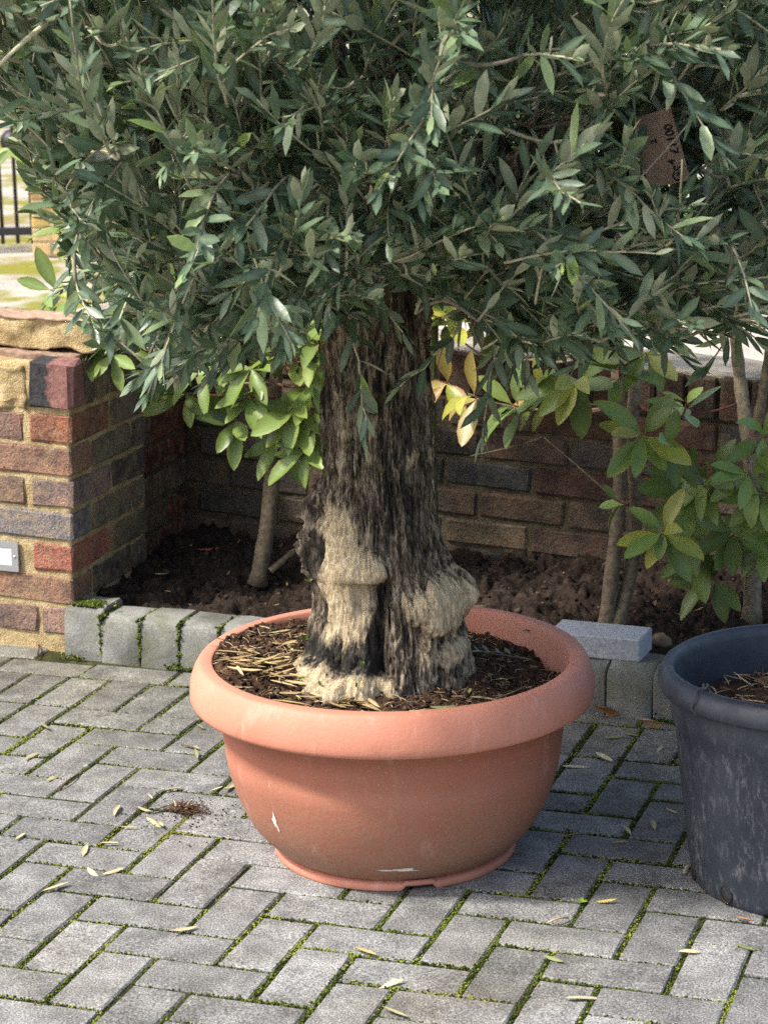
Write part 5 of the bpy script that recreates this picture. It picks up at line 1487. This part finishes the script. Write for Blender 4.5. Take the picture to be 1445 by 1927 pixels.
# curled dry stalk by the pier foot, twig on the paving
for pts_, lab in (([(66, 1205), (80, 1222), (68, 1240)], 'curled pale dry stalk on paving before the pier foot'), ([(112, 1487), (132, 1475), (148, 1458)], 'curled dry twig on paving near the crumpled green leaf'), ([(1030, 1738), (1052, 1738), (1068, 1728)], 'short brown twig on a mossy joint before the black pot')):
    P_ = [on_z(x, y, 0.003) for x, y in pts_]; P_[1][2] += 0.012
    V, F = tube(bez(*P_, 9) - P_[0], 0.0018, 6)
    o = link('twig', pymesh('twig', V, F, True, [M['fibre']], attrs={'tint': np.full(len(V), 0.9 if 'brown' not in lab else 0.5)})); o.location = P_[0]
    tag(o, lab, 'twig')
# weed seedling in a joint
q = on_z(1095, 1702, 0)
weed = empty('weed_seedling', (q[0], q[1], 0)); tag(weed, 'tiny bright green weed seedling growing in a paving joint', 'weed')
for i in range(7):
    an_ = i * 0.9; d = np.array([math.cos(an_), math.sin(an_), 0.5])
    R_ = frames(d[None], np.array([[0.05, 0, 1.0]]))[0]; s_ = 0.011
    lo = link('leaf', PHV[i], weed, mw=Matrix(((R_[0, 0] * s_ * 1.5, R_[0, 1] * s_, R_[0, 2] * s_, 0), (R_[1, 0] * s_ * 1.5, R_[1, 1] * s_, R_[1, 2] * s_, 0), (R_[2, 0] * s_ * 1.5, R_[2, 1] * s_, R_[2, 2] * s_, 0.002), (0, 0, 0, 1))))
    lo.color = (0.2, 0.36, 0.05, 1)

# ------------------------------------------------------------------ across the road: brick gate pillar and railings
gp = on_z(62, 474)
pillar = empty('gate_pillar', (gp[0], gp[1], -0.03), (0, 0, math.radians(18)))
tag(pillar, 'sunlit yellow stock brick gate pillar beyond the wall beside black railings', 'pillar')
S = 0.68
link('mortar_core', rough_block('mortar_core', 0.004, S - 0.004, 0.004, S - 0.004, 0, 1.8, 0.002, 10, 2, mat_mortar('pale_lime_mortar', (0.45, 0.37, 0.24), (0.58, 0.5, 0.36), (0.68, 0.6, 0.46)), 10, 10, 20), pillar)
YC = [(0.52, 0.36, 0.12), (0.58, 0.43, 0.18), (0.46, 0.30, 0.11), (0.55, 0.40, 0.2)]
PKC = [(0.45, 0.27, 0.2), (0.5, 0.36, 0.27), (0.42, 0.22, 0.16)]
for j in range(23):
    z0 = 0.012 + 0.0765 * j
    for f in range(2):
        o0 = 0.0 if (j + f) % 2 else -0.1125
        n = 0
        while True:
            a = o0 + 0.2275 * n; b = a + 0.2165; n += 1
            a, b = max(a, 0.0), min(b, S)
            if a >= S - 0.02: break
            if b - a < 0.05: continue
            c_ = random.choice(YC if f == 1 or a < 0.25 else PKC + YC[:1])
            if f == 0: brick(pillar, 'brick', a, b, 0, 0.1, z0, z0 + 0.066, c_, M['stock'], 0.0015)
            else: brick(pillar, 'brick', 0 - 0.001, 0.1, a + 0.11 if a == 0 else a, b, z0, z0 + 0.066, c_, M['stock'], 0.0015) if b > 0.13 else None
rail = empty('iron_railing', (gp[0] - 0.06, gp[1] + 0.25, -0.03), (0, 0, math.radians(200)))
tag(rail, 'black iron railings with round finials beside the yellow gate pillar', 'railing')
for i in range(26):
    x = 0.06 + 0.085 * i
    V, F = tube([(x, 0, 0.05), (x, 0, 0.7), (x, 0, 1.35)], 0.011, 8)
    link('bar', pymesh('bar', V, F, True, [M['iron']]), rail)
    if i % 6 == 1:
        V = IV * 0.075 + np.array([x, -0.03, 0.62]); link('boss', fastmesh('boss', V, IF, True, [M['iron']]), rail)
for zr in (0.12, 0.95):
    link('rail', chamfer_box(2.3, 0.03, 0.045, 0.003, 0, 0, M['iron']), rail, mw=Matrix.Translation((1.15, 0, zr)))
# ------------------------------------------------------------------ far hedge behind everything
hedge = empty('hedge', (-0.8, 10.4, -0.03)); tag(hedge, 'tall green hedge far behind the olive tree, beyond the garden wall', 'hedge')
nh = 9000
hp = np.stack([RNG.uniform(-3.4, 4.6, nh), RNG.normal(0, 0.28, nh), 2.1 * RNG.uniform(0.02, 1, nh)], -1)
hp[:, 1] += 0.35 * fbm(np.c_[hp[:, 0] * 1.2, hp[:, 2] * 1.4, 0 * hp[:, 0]], 3, 3); hp[:, 2] *= 1 + 0.2 * fbm(np.c_[hp[:, 0] * 1.5, 0 * hp[:, 0], 0 * hp[:, 0]], 3, 4)
hd = RNG.normal(0, 1, (nh, 3)) + np.array([0, -0.4, 0.1]); hu = RNG.normal(0, 0.6, (nh, 3)) + np.array([0, -0.5, 0.8])
hf = frames(hd, hu); me0 = PHV[0]
b0 = np.array([tuple(v.co) for v in me0.vertices]); k0 = len(b0)
tr = []
tmi = []
for p in me0.polygons:
    vs = list(p.vertices)
    for z_ in range(1, len(vs) - 1): tr.append((vs[0], vs[z_], vs[z_ + 1])); tmi.append(p.material_index)
hv = np.einsum('nij,nkj->nki', hf, b0[None] * RNG.uniform(0.09, 0.15, nh)[:, None, None]) + hp[:, None, :]
hm = fastmesh('foliage', hv.reshape(-1, 3), (np.array(tr)[None] + (np.arange(nh) * k0)[:, None, None]).reshape(-1, 3), True, [M['hedge'], M['hedge']], np.tile(tmi, nh), {'tint': np.repeat(RNG.uniform(0, 1, nh), k0), 'mid': np.zeros(nh * k0)})
tag(link('foliage', hm, hedge), kind='stuff')
print('leaves', nl, 'twigs', len(twigs), 'objects', len(bpy.data.objects))
